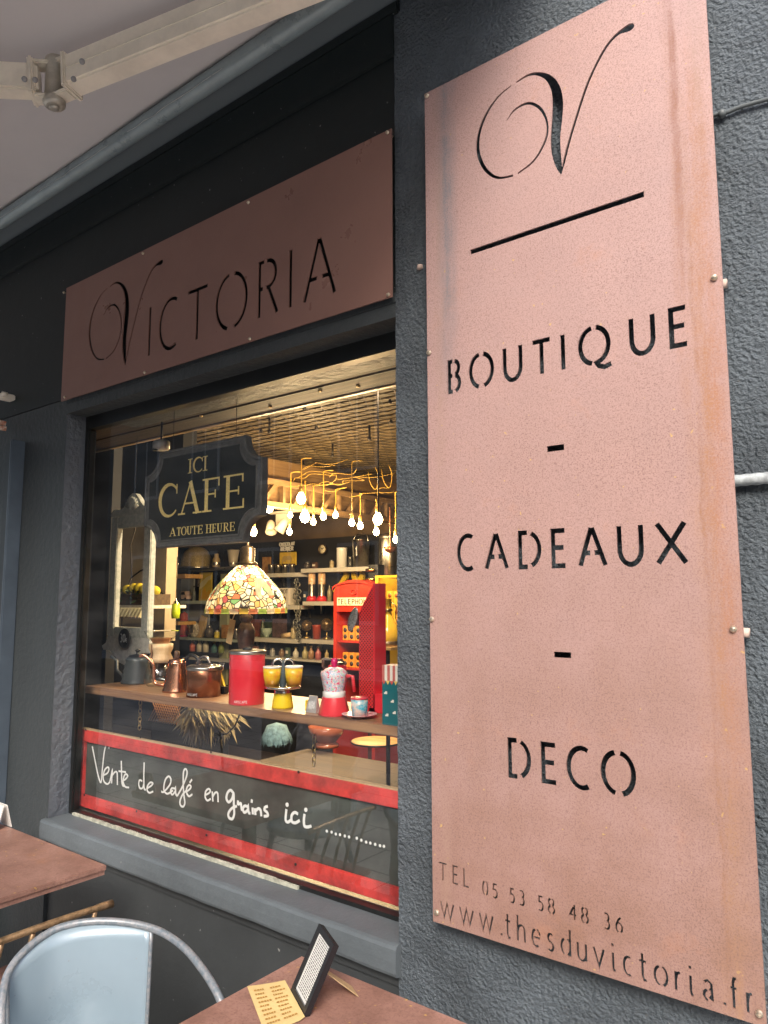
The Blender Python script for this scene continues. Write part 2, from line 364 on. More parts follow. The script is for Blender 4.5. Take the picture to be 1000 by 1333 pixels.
S = {  # stencil letters on a unit box
 'A': [[(.03, 0), (.47, 1)], [(.5, 1.0), (.97, 0)], [(.2, .34), (.42, .34)], [(.58, .34), (.8, .34)]],
 'B': [[(.42, .98), (.14, .98), (.14, .02), (.42, .02)], [(.14, .52), (.4, .52)], [(.56, .98)] + arc(.58, .76, .3, .21, 75, -80, 8), [(.56, .52)] + arc(.58, .27, .36, .25, 75, -85, 8)],
 'C': [arc(.62, .5, .56, .5, 62, 298, 18)],
 'D': [[(.42, .98), (.08, .98), (.08, .02), (.42, .02)], arc(.4, .5, .55, .48, 70, -70, 14)],
 'E': [[(.95, .98), (.12, .98), (.12, .02), (.95, .02)], [(.12, .52), (.85, .52)]],
 'F': [[(.95, .98), (.12, .98), (.12, 0)], [(.12, .52), (.85, .52)]],
 'G': [arc(.58, .5, .5, .5, 55, 350, 16), [(.6, .45), (1, .45), (1, .1)]],
 'H': [[(.1, 0), (.1, 1)], [(.9, 0), (.9, 1)], [(.1, .52), (.9, .52)]],
 'I': [[(.5, 0), (.5, 1)]],
 'L': [[(.12, 1), (.12, .02), (.95, .02)]],
 'M': [[(.05, 0), (.12, 1), (.5, .2), (.88, 1), (.95, 0)]],
 'N': [[(.1, 0), (.1, 1), (.9, 0), (.9, 1)]],
 'O': [arc(.47, .5, .45, .5, 97, 260, 16), arc(.53, .5, .45, .5, 83, -80, 16)],
 'P': [[(.12, 0), (.12, .98), (.5, .98)] + arc(.5, .73, .4, .25, 70, -90, 6) + [(.12, .48)]],
 'Q': [arc(.47, .5, .43, .5, 97, 262, 16), arc(.5, .5, .43, .5, 83, -62, 14) + [(.55, .0), (.62, -.1), (.8, -.16), (1.0, -.1)]],
 'R': [[(.32, .98), (.1, .98), (.1, 0)], [(.1, .5), (.28, .5)], [(.42, .98)] + arc(.5, .74, .38, .24, 75, -75, 8) + [(.42, .5)], [(.52, .52), (.97, 0)]],
 'S': [arc(.5, .75, .36, .25, 40, 230, 8) + arc(.5, .25, .38, .25, 60, -140, 8)],
 'T': [[(0, .97), (1, .97)], [(.5, 1), (.5, 0)]],
 'U': [[(.07, 1), (.07, .4)] + arc(.5, .38, .43, .38, 190, 350, 10) + [(.93, .4), (.93, 1)]],
 'V': [[(.02, 1), (.5, 0), (.98, 1)]],
 'X': [[(.03, 1), (.97, 0)], [(.97, 1), (.03, 0)]],
 '0': [arc(.46, .5, .4, .5, 100, 260, 10), arc(.54, .5, .4, .5, 80, -80, 10)],
 '1': [[(.2, .8), (.55, 1), (.55, 0)]],
 '2': [arc(.5, .72, .4, .28, 170, -30, 8) + [(.1, .03), (.95, .03)]],
 '3': [arc(.42, .75, .4, .25, 130, -75, 8), arc(.42, .27, .46, .27, 75, -130, 8)],
 '4': [[(.72, 1), (.72, 0)], [(.6, .85), (.1, .33), (.55, .33)], [(.8, .33), (1, .33)]],
 '5': [[(.9, .97), (.25, .97), (.2, .58)] + arc(.45, .3, .45, .3, 110, -130, 10)],
 '6': [[(.8, .98), (.45, .8), (.12, .45)] + arc(.52, .28, .42, .28, 170, 250, 5), arc(.55, .3, .4, .3, 290, 470, 8)],
 '8': [arc(.46, .76, .34, .24, 100, 260, 7), arc(.54, .76, .34, .24, 80, -80, 7), arc(.46, .25, .42, .25, 100, 260, 7), arc(.54, .25, .42, .25, 80, -80, 7)],
 '9': [arc(.5, .7, .38, .28, 0, 350, 12), [(.88, .7), (.8, .3), (.4, 0)]],
 'w': [[(.0, 1), (.26, 0), (.5, .95), (.74, 0), (1, 1)]],
 't': [[(.42, 1.42), (.42, .2), (.6, .0), (.95, .03)], [(.0, 1), (.95, 1)]],
 'h': [[(.08, 1.55), (.08, 0)], [(.12, .65)] + arc(.5, .6, .4, .38, 140, 0, 7) + [(.9, 0)]],
 'e': [arc(.52, .5, .44, .5, 20, 84, 5), arc(.48, .5, .44, .5, 100, 305, 12), [(.25, .52), (.95, .52)]],
 's': [arc(.5, .75, .36, .24, 40, 240, 7) + arc(.48, .25, .4, .25, 60, -140, 7)],
 'd': [[(.92, 1.55), (.92, 0)], arc(.5, .5, .42, .48, 110, 250, 9), arc(.55, .5, .4, .48, 75, 25, 3), arc(.55, .5, .4, .48, -25, -75, 3)],
 'u': [[(.07, 1), (.07, .4)] + arc(.5, .38, .43, .38, 190, 340, 8), [(.93, 1), (.93, 0)]],
 'v': [[(.02, 1), (.5, 0), (.98, 1)]],
 'i': [[(.35, 1), (.35, .15), (.5, .02), (.9, .02)], [(.33, 1.32), (.33, 1.5)]],
 'c': [arc(.58, .5, .5, .5, 60, 300, 12)],
 'o': [arc(.46, .5, .44, .5, 100, 260, 9), arc(.54, .5, .44, .5, 80, -80, 9)],
 'r': [[(.12, 1), (.12, 0)], [(.15, .6), (.4, .92), (.95, .98)]],
 'a': [[(.15, .9), (.5, 1), (.85, .85), (.9, 0)], [(.8, .55), (.6, .56)], [(.42, .53), (.15, .4), (.1, .18), (.35, .0), (.5, .02)], [(.62, .05), (.85, .25)]],
 'f': [[(1, 1.5), (.65, 1.5), (.5, 1.3), (.5, 0)], [(.1, 1), (.95, 1)]],
 '.': [[(.5, 0), (.5, .16)]], '-': [[(.2, .5), (.8, .5)]], ' ': []}
WID = {'I': .2, '.': .25, 'i': .4, ' ': .4, '1': .45, 'M': .8, 'w': .9, 'O': .8, '-': .4, 'r': .45, 't': .45}
SER = 0.05
def serif_glyph(ch):
    """(polyline with per-point widths in cap-height units, x scaled by letter width)"""
    T, t = .15, .05
    def st(x): return [(x, 0, T), (x, 1, T)]
    def hb(x0, x1, y): return [(x0, y, t), (x1, y, t)]
    g = {
     'I': [st(.5), hb(.02, .98, .02), hb(.02, .98, .98)],
     'C': [[(x, y, t + (T * 1.05 - t) * max(0, math.sin(math.radians(a / 2 + 5))) ** 3) for (x, y), a in zip(arc(.56, .5, .5, .5, 40, 318, 22), [40 + 278 * i / 22 for i in range(23)])], [(.95, .98, .045), (.95, .68, .045)]],
     'A': [[(.14, 0, t), (.52, 1.0, t)], [(.5, 1, T), (.84, 0, T)], hb(.24, .7, .33), hb(.0, .3, .02), hb(.64, 1, .02)],
     'F': [st(.26), hb(.04, .96, .975), hb(.26, .74, .52), hb(.04, .55, .02), [(.93, .99, .05), (.93, .74, .05)], [(.74, .64, .045), (.74, .4, .045)]],
     'E': [st(.24), hb(.04, .92, .975), hb(.24, .72, .52), hb(.04, .96, .025), [(.9, .99, .05), (.9, .76, .05)], [(.72, .64, .045), (.72, .4, .045)], [(.94, 0, .05), (.94, .27, .05)]],
     'T': [st(.5), hb(.02, .98, .975), hb(.25, .75, .02), [(.05, .99, .05), (.05, .76, .05)], [(.95, .99, .05), (.95, .76, .05)]],
     'O': [[(x, y, t + (T - t) * abs(math.cos(math.radians(a))) ** 2) for (x, y), a in zip(arc(.5, .5, .43, .49, 0, 360, 24), [15 * i for i in range(25)])]],
     'U': [[(.22, 1, T), (.22, .35, T), (.28, .12, .11), (.5, .02, .06), (.7, .1, .05), (.78, .35, .05), (.78, 1, .05)], hb(0, .44, .98), hb(.6, .98, .98)],
     'H': [st(.22), st(.78), hb(.22, .78, .52), hb(.0, .42, .02), hb(.0, .42, .98), hb(.58, 1, .02), hb(.58, 1, .98)],
     'R': [st(.22), [(.22, .975, t), (.5, .975, t), (.7, .9, .1), (.74, .75, .13), (.68, .58, .1), (.45, .5, t), (.22, .5, t)], [(.45, .52, .12), (.85, .0, .13)], hb(.0, .42, .02), hb(.0, .25, .98), hb(.78, 1, .02)],
     ' ': []}
    return g[ch]
def letter(ch, x0, x1, z0, h, wt, serif=False):
    q = []
    if serif:
        for st in serif_glyph(ch):
            q += ribbon([(x0 + p[0] * (x1 - x0), z0 + p[1] * h) for p in st], [p[2] * h for p in st])
    else:
        for st in S[ch]:
            q += ribbon([(x0 + p[0] * (x1 - x0), z0 + p[1] * h) for p in st], wt)
    return q
def word(chars, Y, org, sc, spans, mid, cap, wt=.01, serif=False):
    """letters placed by their left and right edges in an enlarged crop of the photograph, rectified onto the plane y=Y"""
    g = lambda x, y: P(org[0] + x / sc, org[1] + y / sc, Y)
    zt = g(*cap[0])[2]; zb = g(*cap[1])[2]; h = zt - zb
    za = g(*mid[0])[2]; zc = g(*mid[1])[2]; z0 = (za + zc) / 2 - h / 2
    out = []
    for c, (l, r) in zip(chars, spans):
        yl = mid[0][1] + (mid[1][1] - mid[0][1]) * ((l + r) / 2 - mid[0][0]) / (mid[1][0] - mid[0][0])
        a = g(l, yl)[0]; b = g(r, yl)[0]
        if not serif and c not in 'I.': a += wt * .35; b -= wt * .35
        out += letter(c, a, b, z0, h, wt, serif)
    return out
def text(s, h, wt, x=0, z=0, sp=.18, wide=.6, serif=False):
    q = []; x0 = x
    for c in s:
        w = WID.get(c, .62) * h * wide / .6
        q += letter(c, x, x + w, z, h, wt, serif); x += w + sp * h
    return q, x - sp * h - x0
def text_mesh(mb, q, y, t=.0006, xf=None):
    v, f = cdt(q, lambda o: len(o) > 0); m = MB(); slab(m, v, f, y - t, y, False)
    if xf: m.v = [xf(p) for p in m.v]
    mb.add(m.v, m.f); return mb

# ================================================================== STRUCTURE
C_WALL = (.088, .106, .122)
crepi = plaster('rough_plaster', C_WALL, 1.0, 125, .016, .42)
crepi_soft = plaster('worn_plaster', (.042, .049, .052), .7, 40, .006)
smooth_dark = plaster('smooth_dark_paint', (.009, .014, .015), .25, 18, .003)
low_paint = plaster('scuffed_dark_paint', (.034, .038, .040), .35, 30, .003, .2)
def struct(name, mb, m, kind='structure', parent=None):
    o = mb.build(name, m, parent)
    if kind: o['kind'] = kind
    return o

XL, XR, ZS, ZH = -2.775, -1.12, .728, 2.29
# ground: one sheet to the horizon, pavement slabs before the shop
pav = bpy.data.materials.new('paving'); pav.use_nodes = True
n = pav.node_tree.nodes; l = pav.node_tree.links; b = n['Principled BSDF']
tc = n.new('ShaderNodeTexCoord'); br = n.new('ShaderNodeTexBrick'); l.new(tc.outputs['Object'], br.inputs[0])
br.inputs['Scale'].default_value = 1; br.inputs['Brick Width'].default_value = .6; br.inputs['Row Height'].default_value = .3; br.inputs['Mortar Size'].default_value = .006
br.inputs['Color1'].default_value = (.50, .48, .45, 1); br.inputs['Color2'].default_value = (.60, .58, .54, 1); br.inputs['Mortar'].default_value = (.1, .1, .09, 1)
l.new(br.outputs[0], b.inputs['Base Color']); b.inputs['Roughness'].default_value = .7
bp = n.new('ShaderNodeBump'); bp.inputs['Distance'].default_value = .003; l.new(br.outputs[1], bp.inputs['Height']); bp.invert = True; l.new(bp.outputs[0], b.inputs['Normal'])
struct('ground', MB().add([(-90, -90, -.004), (90, -90, -.004), (90, 90, -.004), (-90, 90, -.004)], [(0, 1, 2, 3)]), mat('asphalt', (.06, .06, .06), .9, var=.2, vscale=30, bump=.4))
struct('pavement', MB().b2((-30, -5.2, 0), (30, .02, .11)), pav)
struct('road', MB().add([(-40, -8.4, .004), (40, -8.4, .004), (40, -5.2, .004), (-40, -5.2, .004)], [(0, 1, 2, 3)]), mat('asphalt_road', (.055, .055, .055), .85, var=.2, vscale=40, bump=.4))
struct('far_pavement', MB().b2((-30, -10, 0), (30, -8.4, .12)), pav)

# right pier: grid with real relief
def relief_wall(name, x0, x1, z0, z1, step, m):
    nx = int((x1 - x0) / step) + 1; nz = int((z1 - z0) / step) + 1
    vs = []; 
    for j in range(nz + 1):
        z = z0 + (z1 - z0) * j / nz
        for i in range(nx + 1):
            x = x0 + (x1 - x0) * i / nx
            h = noise.noise((x * 55, 3.1, z * 55)) * .0026 + noise.noise((x * 22, 7.7, z * 22)) * .0022 + noise.noise((x * 3, 1, z * 3)) * .003
            vs.append((x, -abs(h) * 1.0 - .0015, z))
    fs = [(j * (nx + 1) + i, j * (nx + 1) + i + 1, (j + 1) * (nx + 1) + i + 1, (j + 1) * (nx + 1) + i) for j in range(nz) for i in range(nx)]
    mb = MB(); mb.add(vs, fs, True)
    mb.b2((x0 + .002, 0, z0), (x1, .32, z1))
    # return to the jamb
    return mb
root = thing('shop_facade', 'dark grey painted shop front with rough plaster piers around the window', 'facade', (0, 0, 0)); root['category'] = 'shop front'
struct('pier', relief_wall('pier', XR, .9, .11, 3.45, .008, crepi), crepi, None, root)
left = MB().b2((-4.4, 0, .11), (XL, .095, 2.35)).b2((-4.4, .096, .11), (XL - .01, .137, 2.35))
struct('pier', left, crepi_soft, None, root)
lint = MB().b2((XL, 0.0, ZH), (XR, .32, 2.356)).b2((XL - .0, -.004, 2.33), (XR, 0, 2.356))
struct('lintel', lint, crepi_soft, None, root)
fas = MB().b2((-8, .004, 2.356), (XR, .32, 3.45))
struct('fascia', fas, smooth_dark, None, root)
low = MB().b2((XL, .012, .11), (XR, .30, .648)); struct('lower_wall', low, low_paint, None, root)
z1 = P(500, 25, 0)[2]; z2 = P(500, 80, 0)[2]
mo = MB().b2((-8, -.014, z1 - .012), (XR + .02, .003, z1 + .02), bev=.004).b2((-8, -.006, z1 + .0201), (XR + .02, .003, z1 + .25)); struct('moulding', mo, smooth_dark, None, root)
mo2 = MB().b2((-8, -.012, z2), (XR + .0, .003, z1 - .013)); struct('moulding', mo2, smooth_dark, None, root)
struct('upper_wall', MB().b2((-8, -.0, 3.45), (6, .4, 9.5)), plaster('upper_plaster', (.3, .28, .25), .4, 30), None, root)
struct('side_wall', MB().b2((.9, 0, .11), (6, .32, 3.45)), crepi, None, root)
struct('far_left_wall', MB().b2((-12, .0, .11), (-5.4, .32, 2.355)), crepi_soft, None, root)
# sill: slab with a rounded worn nose
sill_m = plaster('sill_paint', (.098, .114, .125), .5, 90, .003, .25)
sb = MB()
pr = [(.14, .729), (-.010, .727), (-.019, .724), (-.023, .717), (-.024, .69), (-.023, .664), (-.020, .656), (.002, .650), (.14, .650)]
nseg = 60; vs = []
for i in range(nseg + 1):
    x = XL - .012 + (XR + .006 - XL + .012) * i / nseg
    for k, (y, z) in enumerate(pr):
        w = noise.noise((x * 9, k * .3, 0)) * .0025 if 0 < k < 8 else 0
        vs.append((x, y + w, z + w * .6))
kk = len(pr)
sb.add(vs, [(i * kk + k, (i + 1) * kk + k, (i + 1) * kk + (k + 1) % kk, i * kk + (k + 1) % kk) for i in range(nseg) for k in range(kk)], False)
sb.add(vs[:kk], [tuple(range(kk))]); sb.add(vs[-kk:], [tuple(range(kk))])
struct('window_sill', sb, sill_m, None, root)
struct('lower_lip', MB().b2((XL, .004, .625), (XR, .012, .650)), low_paint, None, root)
# jamb faces with rough plaster
struct('jamb', MB().add([(XL + .0015, 0, ZS), (XL + .0015, .082, ZS), (XL + .0015, .082, ZH), (XL + .0015, 0, ZH)], [(0, 1, 2, 3)]), plaster('jamb_plaster', (.105, .12, .14), .9, 45, .008), None, root)

# window
gl_y = .098
win = thing('shop_window', 'large shop window pane in a black frame above the grey sill', 'window', (XL, gl_y, ZS))
blk = mat('black_frame', (.012, .013, .013), .35, var=.2)
def wloc(mb): return mb.xf(Matrix.Translation((-XL, -gl_y, -ZS)))
fr = MB().b2((XL + .002, .082, ZS), (XL + .020, .115, ZH)).b2((XL + .020, .082, 2.238), (XR, .115, ZH)).b2((XL + .020, .086, ZS), (XR, .115, ZS + .012)).b2((XL + .0201, .090, ZS + .012), (XL + .026, .11, 2.238))
wloc(fr).build('window_frame', blk, win)
wloc(MB().add([(XL + .022, .098, ZS + .010), (XR - .001, .098, ZS + .010), (XR - .001, .098, 2.24), (XL + .022, .098, 2.24)], [(0, 1, 2, 3)])).build('pane', thin_glass('window_glass', (.97, .98, .97), 1.25, 0, .05), win)
sealb = MB()
for i in range(26):
    x = XL + .04 + i * .046; sealb.b2((x, .075 + .002 * random.random(), ZS + .0005), (x + .0465, .0858, ZS + .009 + .003 * random.random()))
wloc(sealb).build('sealant', mat('old_sealant', (.42, .42, .34), .8, var=.3, vscale=40), win)

# shop interior: a room
room = [((-9, .14, 0), (1, 3.6, .1), 'interior_floor', wood('dark_floor', (.03, .02, .014), (.09, .06, .04), 0, 2, .45)),
        ((-9, 3.5, .1), (1, 3.6, 2.10), 'back_wall', mat('black_wall', (.012, .011, .010), .6, var=.3, vscale=3)),
        ((-9, 3.52, 2.10), (1, 3.6, 2.7), 'upper_back_wall', mat('brown_wall', (.09, .06, .035), .7, var=.3, vscale=3)),
        ((-9, .138, .1), (XL - .02, .142, 2.7), 'inner_front_wall', mat('black_wall', (.012,) * 3)),
        ((XR + .02, .321, .1), (1, .34, 2.7), 'inner_front_wall', mat('black_wall', (.012,) * 3)),
        ((-9.1, .33, .1), (-9, 3.6, 2.7), 'side_wall_far', mat('black_wall', (.012,) * 3)),
        ((1, .33, .1), (1.1, 3.6, 2.7), 'side_wall_near', mat('brown_wall', (.012,) * 3)),
        ((-9, .14, 2.7), (1, 3.6, 2.78), 'ceiling_board', mat('ceiling_dark', (.05, .04, .02), .8))]
for a, b_, nm, m_ in room: struct(nm, MB().b2(a, b_), m_)
# slatted ceiling with wire mesh
slm = wood('reed_slat', (.08, .058, .026), (.17, .125, .06), 0, 3, .6, .5, 10)
ceil = thing('slat_ceiling', 'slatted reed ceiling with wire mesh above the hanging bulbs', 'ceiling', (0, 0, 2.6))
sl = MB(); y = .62
while y < 3.5:
    w = .05; sl.box((-3.5, y + w / 2, .012 + random.uniform(-.002, .002)), (9, w, .008)); y += w + .026
o = sl.build('slat', slm, ceil); o['kind'] = 'stuff'
mesh_b = MB()
for k in range(80):
    x = -8 + k * .10
    mesh_b.box((x + .5, 2.05, -.012), (.003, 3.3, .003), rz=math.radians(33))
    mesh_b.box((x + .5, 2.05, -.016), (.003, 3.3, .003), rz=math.radians(-33))
o = mesh_b.build('wire_mesh', mat('black_wire', (.02, .015, .01), .5), ceil); o['kind'] = 'stuff'
for (px, py, ln) in ((351, 545, 17), (481, 553, 18), (433, 578, 15), (395, 600, 8), (396, 525, 6), (509, 546, 3), (508, 520, 3), (340, 559, 2), (412, 555, 2)):
    w = PZ(px, py, 2.6); m_ = mpp(w); hk = MB(); hk.tube([(w[0], w[1], 0), (w[0], w[1], -ln * m_)], .007, 6); hk.ball((w[0], w[1], -ln * m_), .012, 6); hk.build('ceiling_hook', mat('black_wire', (.02,) * 3), ceil)
# soffit planks just inside the glass
sof = thing('plank_soffit', 'varnished wooden plank soffit running along the top inside of the window', 'soffit', (0, .15, 2.33))
wd = [wood('soffit_plank_%s' % 'abc'[k], (.012, .006, .002), (.055, .03, .012), 0, 2.2, .6, 1.0, 26) for k in range(3)]
yy = 0
for k, w in enumerate((.155, .15, .142)):
    MB().b2((-5, yy + .003, 0 + .003 * (k == 1)), (.5, yy + w, .03), bev=.002).build('plank', wd[k], sof); yy += w
MB().b2((-5, yy, -.004), (.5, yy + .018, .24)).build('edge_trim', wood('trim_wood', (.4, .25, .1), (.6, .42, .2), 0, 3, .35), sof)
for (px, py) in ((430, 490), (417, 508), (311, 518), (466, 502), (352, 529), (262, 541), (224, 541)):
    w = PZ(px, py, 2.33); MB().lathe([(.001, -.006), (.007, -.005), (.008, 0)], (w[0], w[1] - .15, 0), 8).build('screw', mat('brass', (.6, .42, .18), .3, 1), sof)
struct('ceiling_bulkhead', MB().b2((-5, .16, 2.365), (.5, .59, 2.69)), mat('ceiling_dark', (.05, .04, .02)))
# timber truss across the shop
tr = thing('timber_truss', 'brown timber truss with slanting webs behind the hanging bulbs', 'beam', (-3.6, 1.4, 2.16))
tm = wood('truss_wood', (.13, .075, .03), (.26, .16, .07), 1, 2.5, .6, .4, 10)
MB().b2((-.02, 0, .15), (.02, 2.1, .19)).build('top_chord', tm, tr)
MB().b2((-.02, 0, 0), (.02, 2.1, .035)).build('bottom_chord', tm, tr)
MB().b2((-.06, 0, .0), (-.05, 2.1, .34)).build('backing_board', wood('truss_back', (.16, .09, .035), (.24, .15, .06), 1, 2.5, .7), tr)
for k in range(7):
    y0 = .1 + k * .29
    MB().box((0, y0 + .09, .093), (.035, .03, .17), rx=math.radians(-42)).build('web', tm, tr)
    MB().box((0, y0 + .22, .093), (.035, .022, .117)).build('web_post', tm, tr)

# ================================================================== AWNING
aw = thing('awning', 'grey fabric awning seen from below with cream folding arm', 'awning', (-4.5, -.1, 3.3))
fabm = mat('awning_fabric', (.40, .388, .385), .9, var=.06, vscale=1.5, bump=.3, bscale=900, dist=.0005)
b_ = fabm.node_tree.nodes['Principled BSDF']
b_.inputs['Subsurface Weight'].default_value = 0
nt_ = fabm.node_tree; tl = nt_.nodes.new('ShaderNodeBsdfTranslucent'); tl.inputs[0].default_value = (.32, .29, .29, 1)
mx_ = nt_.nodes.new('ShaderNodeMixShader'); mx_.inputs[0].default_value = .12
nt_.links.new(b_.outputs[0], mx_.inputs[1]); nt_.links.new(tl.outputs[0], mx_.inputs[2]); nt_.links.new(mx_.outputs[0], nt_.nodes['Material Output'].inputs[0])
tz = P(200, 155, -.15)[2]
fb = MB(); nx, ny = 24, 16; vs = []
for j in range(ny + 1):
    for i in range(nx + 1):
        x = -3.2 + 7.15 * i / nx; t = j / ny; y = -.035 - 1.35 * t; z = tz - 3.3 + .034 - .26 * t - .03 * math.sin(PI * t) + .003 * math.sin(i * 1.7)
        vs.append((x, y, z))
fb.add(vs, [(j * (nx + 1) + i, j * (nx + 1) + i + 1, (j + 1) * (nx + 1) + i + 1, (j + 1) * (nx + 1) + i) for j in range(ny) for i in range(nx)], True)
fb.build('awning_fabric', fabm, aw)
MB().b2((-3.2, -1.44, -.33), (3.95, -1.38, -.25), bev=.01).build('front_bar', mat('grey_blue_metal', (.16, .19, .21), .4, .2), aw)
tz = P(200, 155, -.15)[2]
tb = MB().tube([(-3.2, -.05, tz - 3.3), (3.9, -.05, tz - 3.3)], .03, 24)
tb.build('roller_tube', mat('tube_grey', (.26, .32, .34), .3, .1, var=.1, vscale=6), aw)
MB().b2((-3.2, -.10, tz - 3.3 + .040), (3.95, .098, tz - 3.3 + .052)).build('sky_light_blocker', mat('grey_blue_metal', (.16, .19, .21), .4, .2), aw)  # added cover over the tube, keeps sky light off the fascia and mouldings
crk = MB()
for k in range(9):
    x = -2.6 + k * .62; pts = [(x + i * .05, -.05 - .0305 * math.cos(.5 + .25 * noise.noise((x + i, 0, 0))), tz - 3.3 - .0305 * math.sin(.55 + .3 * noise.noise((x + i * .7, 2, 0)))) for i in range(11)]
    crk.tube(pts, .0011, 5)
crk.build('paint_drip', mat('pale_drip', (.5, .52, .52), .4), aw)
cream = mat('cream_metal', (.88, .81, .68), .38, var=.08, vscale=9, bump=.15, bscale=40)
cream2 = mat('cream_casting', (.80, .74, .62), .4, var=.08, vscale=30)
def bar_between(a, b, w, h, m, nm, parent, loc, bev=.006):
    a = Vector(a); b = Vector(b); d = b - a; L = d.length
    q = d.to_track_quat('X', 'Z').to_matrix().to_4x4()
    mb = MB().box((0, 0, 0), (L, w, h), bev=bev); mb.xf(Matrix.Translation((a + b) / 2 - Vector(loc)) @ q)
    return mb.build(nm, m, parent)
AL = (-4.5, -.1, 3.3)
e = PZ(72, 108, 2.98); bR = PZ(520, -74, 3.08); bL = PZ(-120, 98, 2.95)
e_ = Vector(e); dR = (Vector(bR) - e_).normalized(); dL = (Vector(bL) - e_).normalized()
bar_between(e_ + dR * .045, bR, .062, .092, cream, 'upper_arm', aw, AL)
bar_between(e_ + dR * .05 + Vector((0, 0, -.0)), Vector(bR), .066, .003, cream2, 'arm_seam', aw, AL, 0)
bar_between(e_ + dL * .04, bL, .055, .08, cream, 'forearm', aw, AL)
j = MB().lathe([(.020, -.072), (.026, -.070), (.030, -.064), (.030, -.050), (.026, -.047), (.026, .047), (.030, .050), (.030, .064), (.026, .07)], tuple(e_ - Vector(AL)), 24); j.lathe([(.010, -.080), (.013, -.078), (.013, -.073)], tuple(e_ - Vector(AL)), 12)
j.build('elbow_joint', mat('joint_steel', (.50, .47, .40), .32, .35, var=.12, vscale=25), aw)
jb = MB()
for dd in (dR, dL):
    c = e_ + dd * .045 - Vector(AL); q = dd.to_track_quat('X', 'Z').to_matrix().to_4x4()
    m2 = MB().box((-.014, 0, .050), (.05, .046, .012), bev=.004).box((-.014, 0, -.050), (.05, .046, .012), bev=.004).box((.012, 0, 0), (.016, .076, .106), bev=.005); m2.xf(Matrix.Translation(c) @ q); jb.add(m2.v, m2.f)
jb.build('knuckle', cream2, aw)
for (px, py) in ((107, 80), (96, 103), (32, 103), (46, 104)):
    w = PZ(px, py, 2.99); w = CAM + (w - CAM) * .955; MB().ball(tuple(w - np.array(AL)), .0075, 10, (1, 1, 1)).build('bolt', mat('aged_steel', (.3,) * 3), aw)
AW = [ch for ch in aw.children]

# ================================================================== SIGNS
YP = -.048
Vg = [  # the swash V, traced in a crop (origin 540,0; 2.174 px per photo pixel): x, y, width
 [(273, 242, 3), (235, 275, 5), (203, 322, 8), (183, 372, 10), (178, 420, 11), (187, 457, 11), (207, 487, 9), (237, 503, 7), (278, 497, 6)],
 [(260, 341, 2), (284, 310, 6), (320, 292, 8), (352, 304, 8), (371, 335, 7), (375, 375, 7), (362, 415, 7), (335, 457, 6), (292, 491, 5)],
 [(288, 233, 4), (320, 213, 7), (350, 209, 10), (378, 220, 17), (397, 248, 26), (404, 290, 33), (402, 340, 33), (398, 390, 30), (400, 430, 28), (408, 470, 18), (415, 492, 4)],
 [(415, 490, 3), (423, 455, 8), (437, 400, 8), (458, 330, 8), (486, 245, 8), (515, 180, 8), (545, 128, 9), (573, 97, 11), (590, 86, 17), (604, 79, 24), (615, 75, 20), (621, 73, 8)]]
def v_glyph(Y, org, sc):
    g = lambda x, y: P(org[0] + x / sc, org[1] + y / sc, Y)
    out = []
    for st in Vg:
        pts = []
        for (x, y, w) in cat(st, 6):
            a = g(x, y); m_ = abs(g(x + 5, y + 0)[0] - g(x - 5, y)[0]) / 10
            pts.append((a[0], a[2], max(.5, w) * m_ * .95))
        out.append(pts)
    return out
big = v_glyph(YP, (540, 0), 2.174)
def rect_px(Y, a, b, c):       # top-left, top-right, bottom-left in photo pixels
    A, B, C = P(*a, Y), P(*b, Y), P(*c, Y); z0 = (A[2] + B[2]) / 2; t = A[2] - C[2]
    return [(A[0], z0 - t), (B[0], z0 - t), (B[0], z0), (A[0], z0)]
holes = []
for st in big: holes += ribbon([(p[0], p[1]) for p in st], [p[2] for p in st])
holes.append(rect_px(YP, (612.2, 327.5), (838, 246), (612.2, 334.0)))
holes.append(rect_px(YP, (711.8, 580.8), (734.2, 578.0), (711.8, 588.5)))
holes.append(rect_px(YP, (721, 849.5), (743.5, 848), (721, 857)))
holes += word('BOUTIQUE', YP, (570, 370), 2.941, [(32, 90), (118, 215), (245, 327), (357, 437), (470, 487), (533, 668), (727, 837), (877, 962)], ((60, 357), (920, 157)), ((480, 190), (480, 323)), .0105)
holes += word('CADEAUX', YP, (580, 660), 3.03, [(42, 120), (152, 249), (281, 380), (411, 481), (520, 638), (672, 786), (825, 957)], ((80, 177), (890, 145)), ((430, 92), (430, 236)), .0105)
holes += word('DECO', YP, (640, 940), 4.762, [(92, 247), (298, 412), (458, 625), (676, 895)], ((170, 218), (785, 330)), ((310, 128), (310, 365)), .0105)
holes += word('TEL', YP, (560, 1110), 3.704, [(40, 82), (105, 137), (157, 190)], ((62, 90), (172, 124)), ((62, 48), (62, 133)), .0038)
holes += word('0553584836', YP, (560, 1110), 3.704, [(249, 281), (296, 327), (380, 410), (425, 458), (516, 548), (565, 602), (668, 708), (725, 765), (833, 870), (890, 930)], ((265, 163), (910, 358)), ((265, 130), (265, 197)), .0038)
k2 = 3.704
def tx(x): return (740 + x / 3.846 - 560) * k2
holes += word('www.thesduvictoria.fr', YP, (560, 1110), k2, [(48, 115), (140, 210), (235, 305), (338, 350), (358, 392), (415, 463), (487, 535), (560, 600), (625, 682)] + [(tx(a), tx(c)) for a, c in ((40, 95), (122, 183), (212, 242), (270, 323), (352, 397), (427, 500), (530, 568), (600, 633), (668, 730), (775, 790), (805, 853), (890, 930))],
              ((80, 268), ((883 - 560) * k2, (1281.8 - 1110) * k2)), ((80, 231), (80, 306)), .0048)
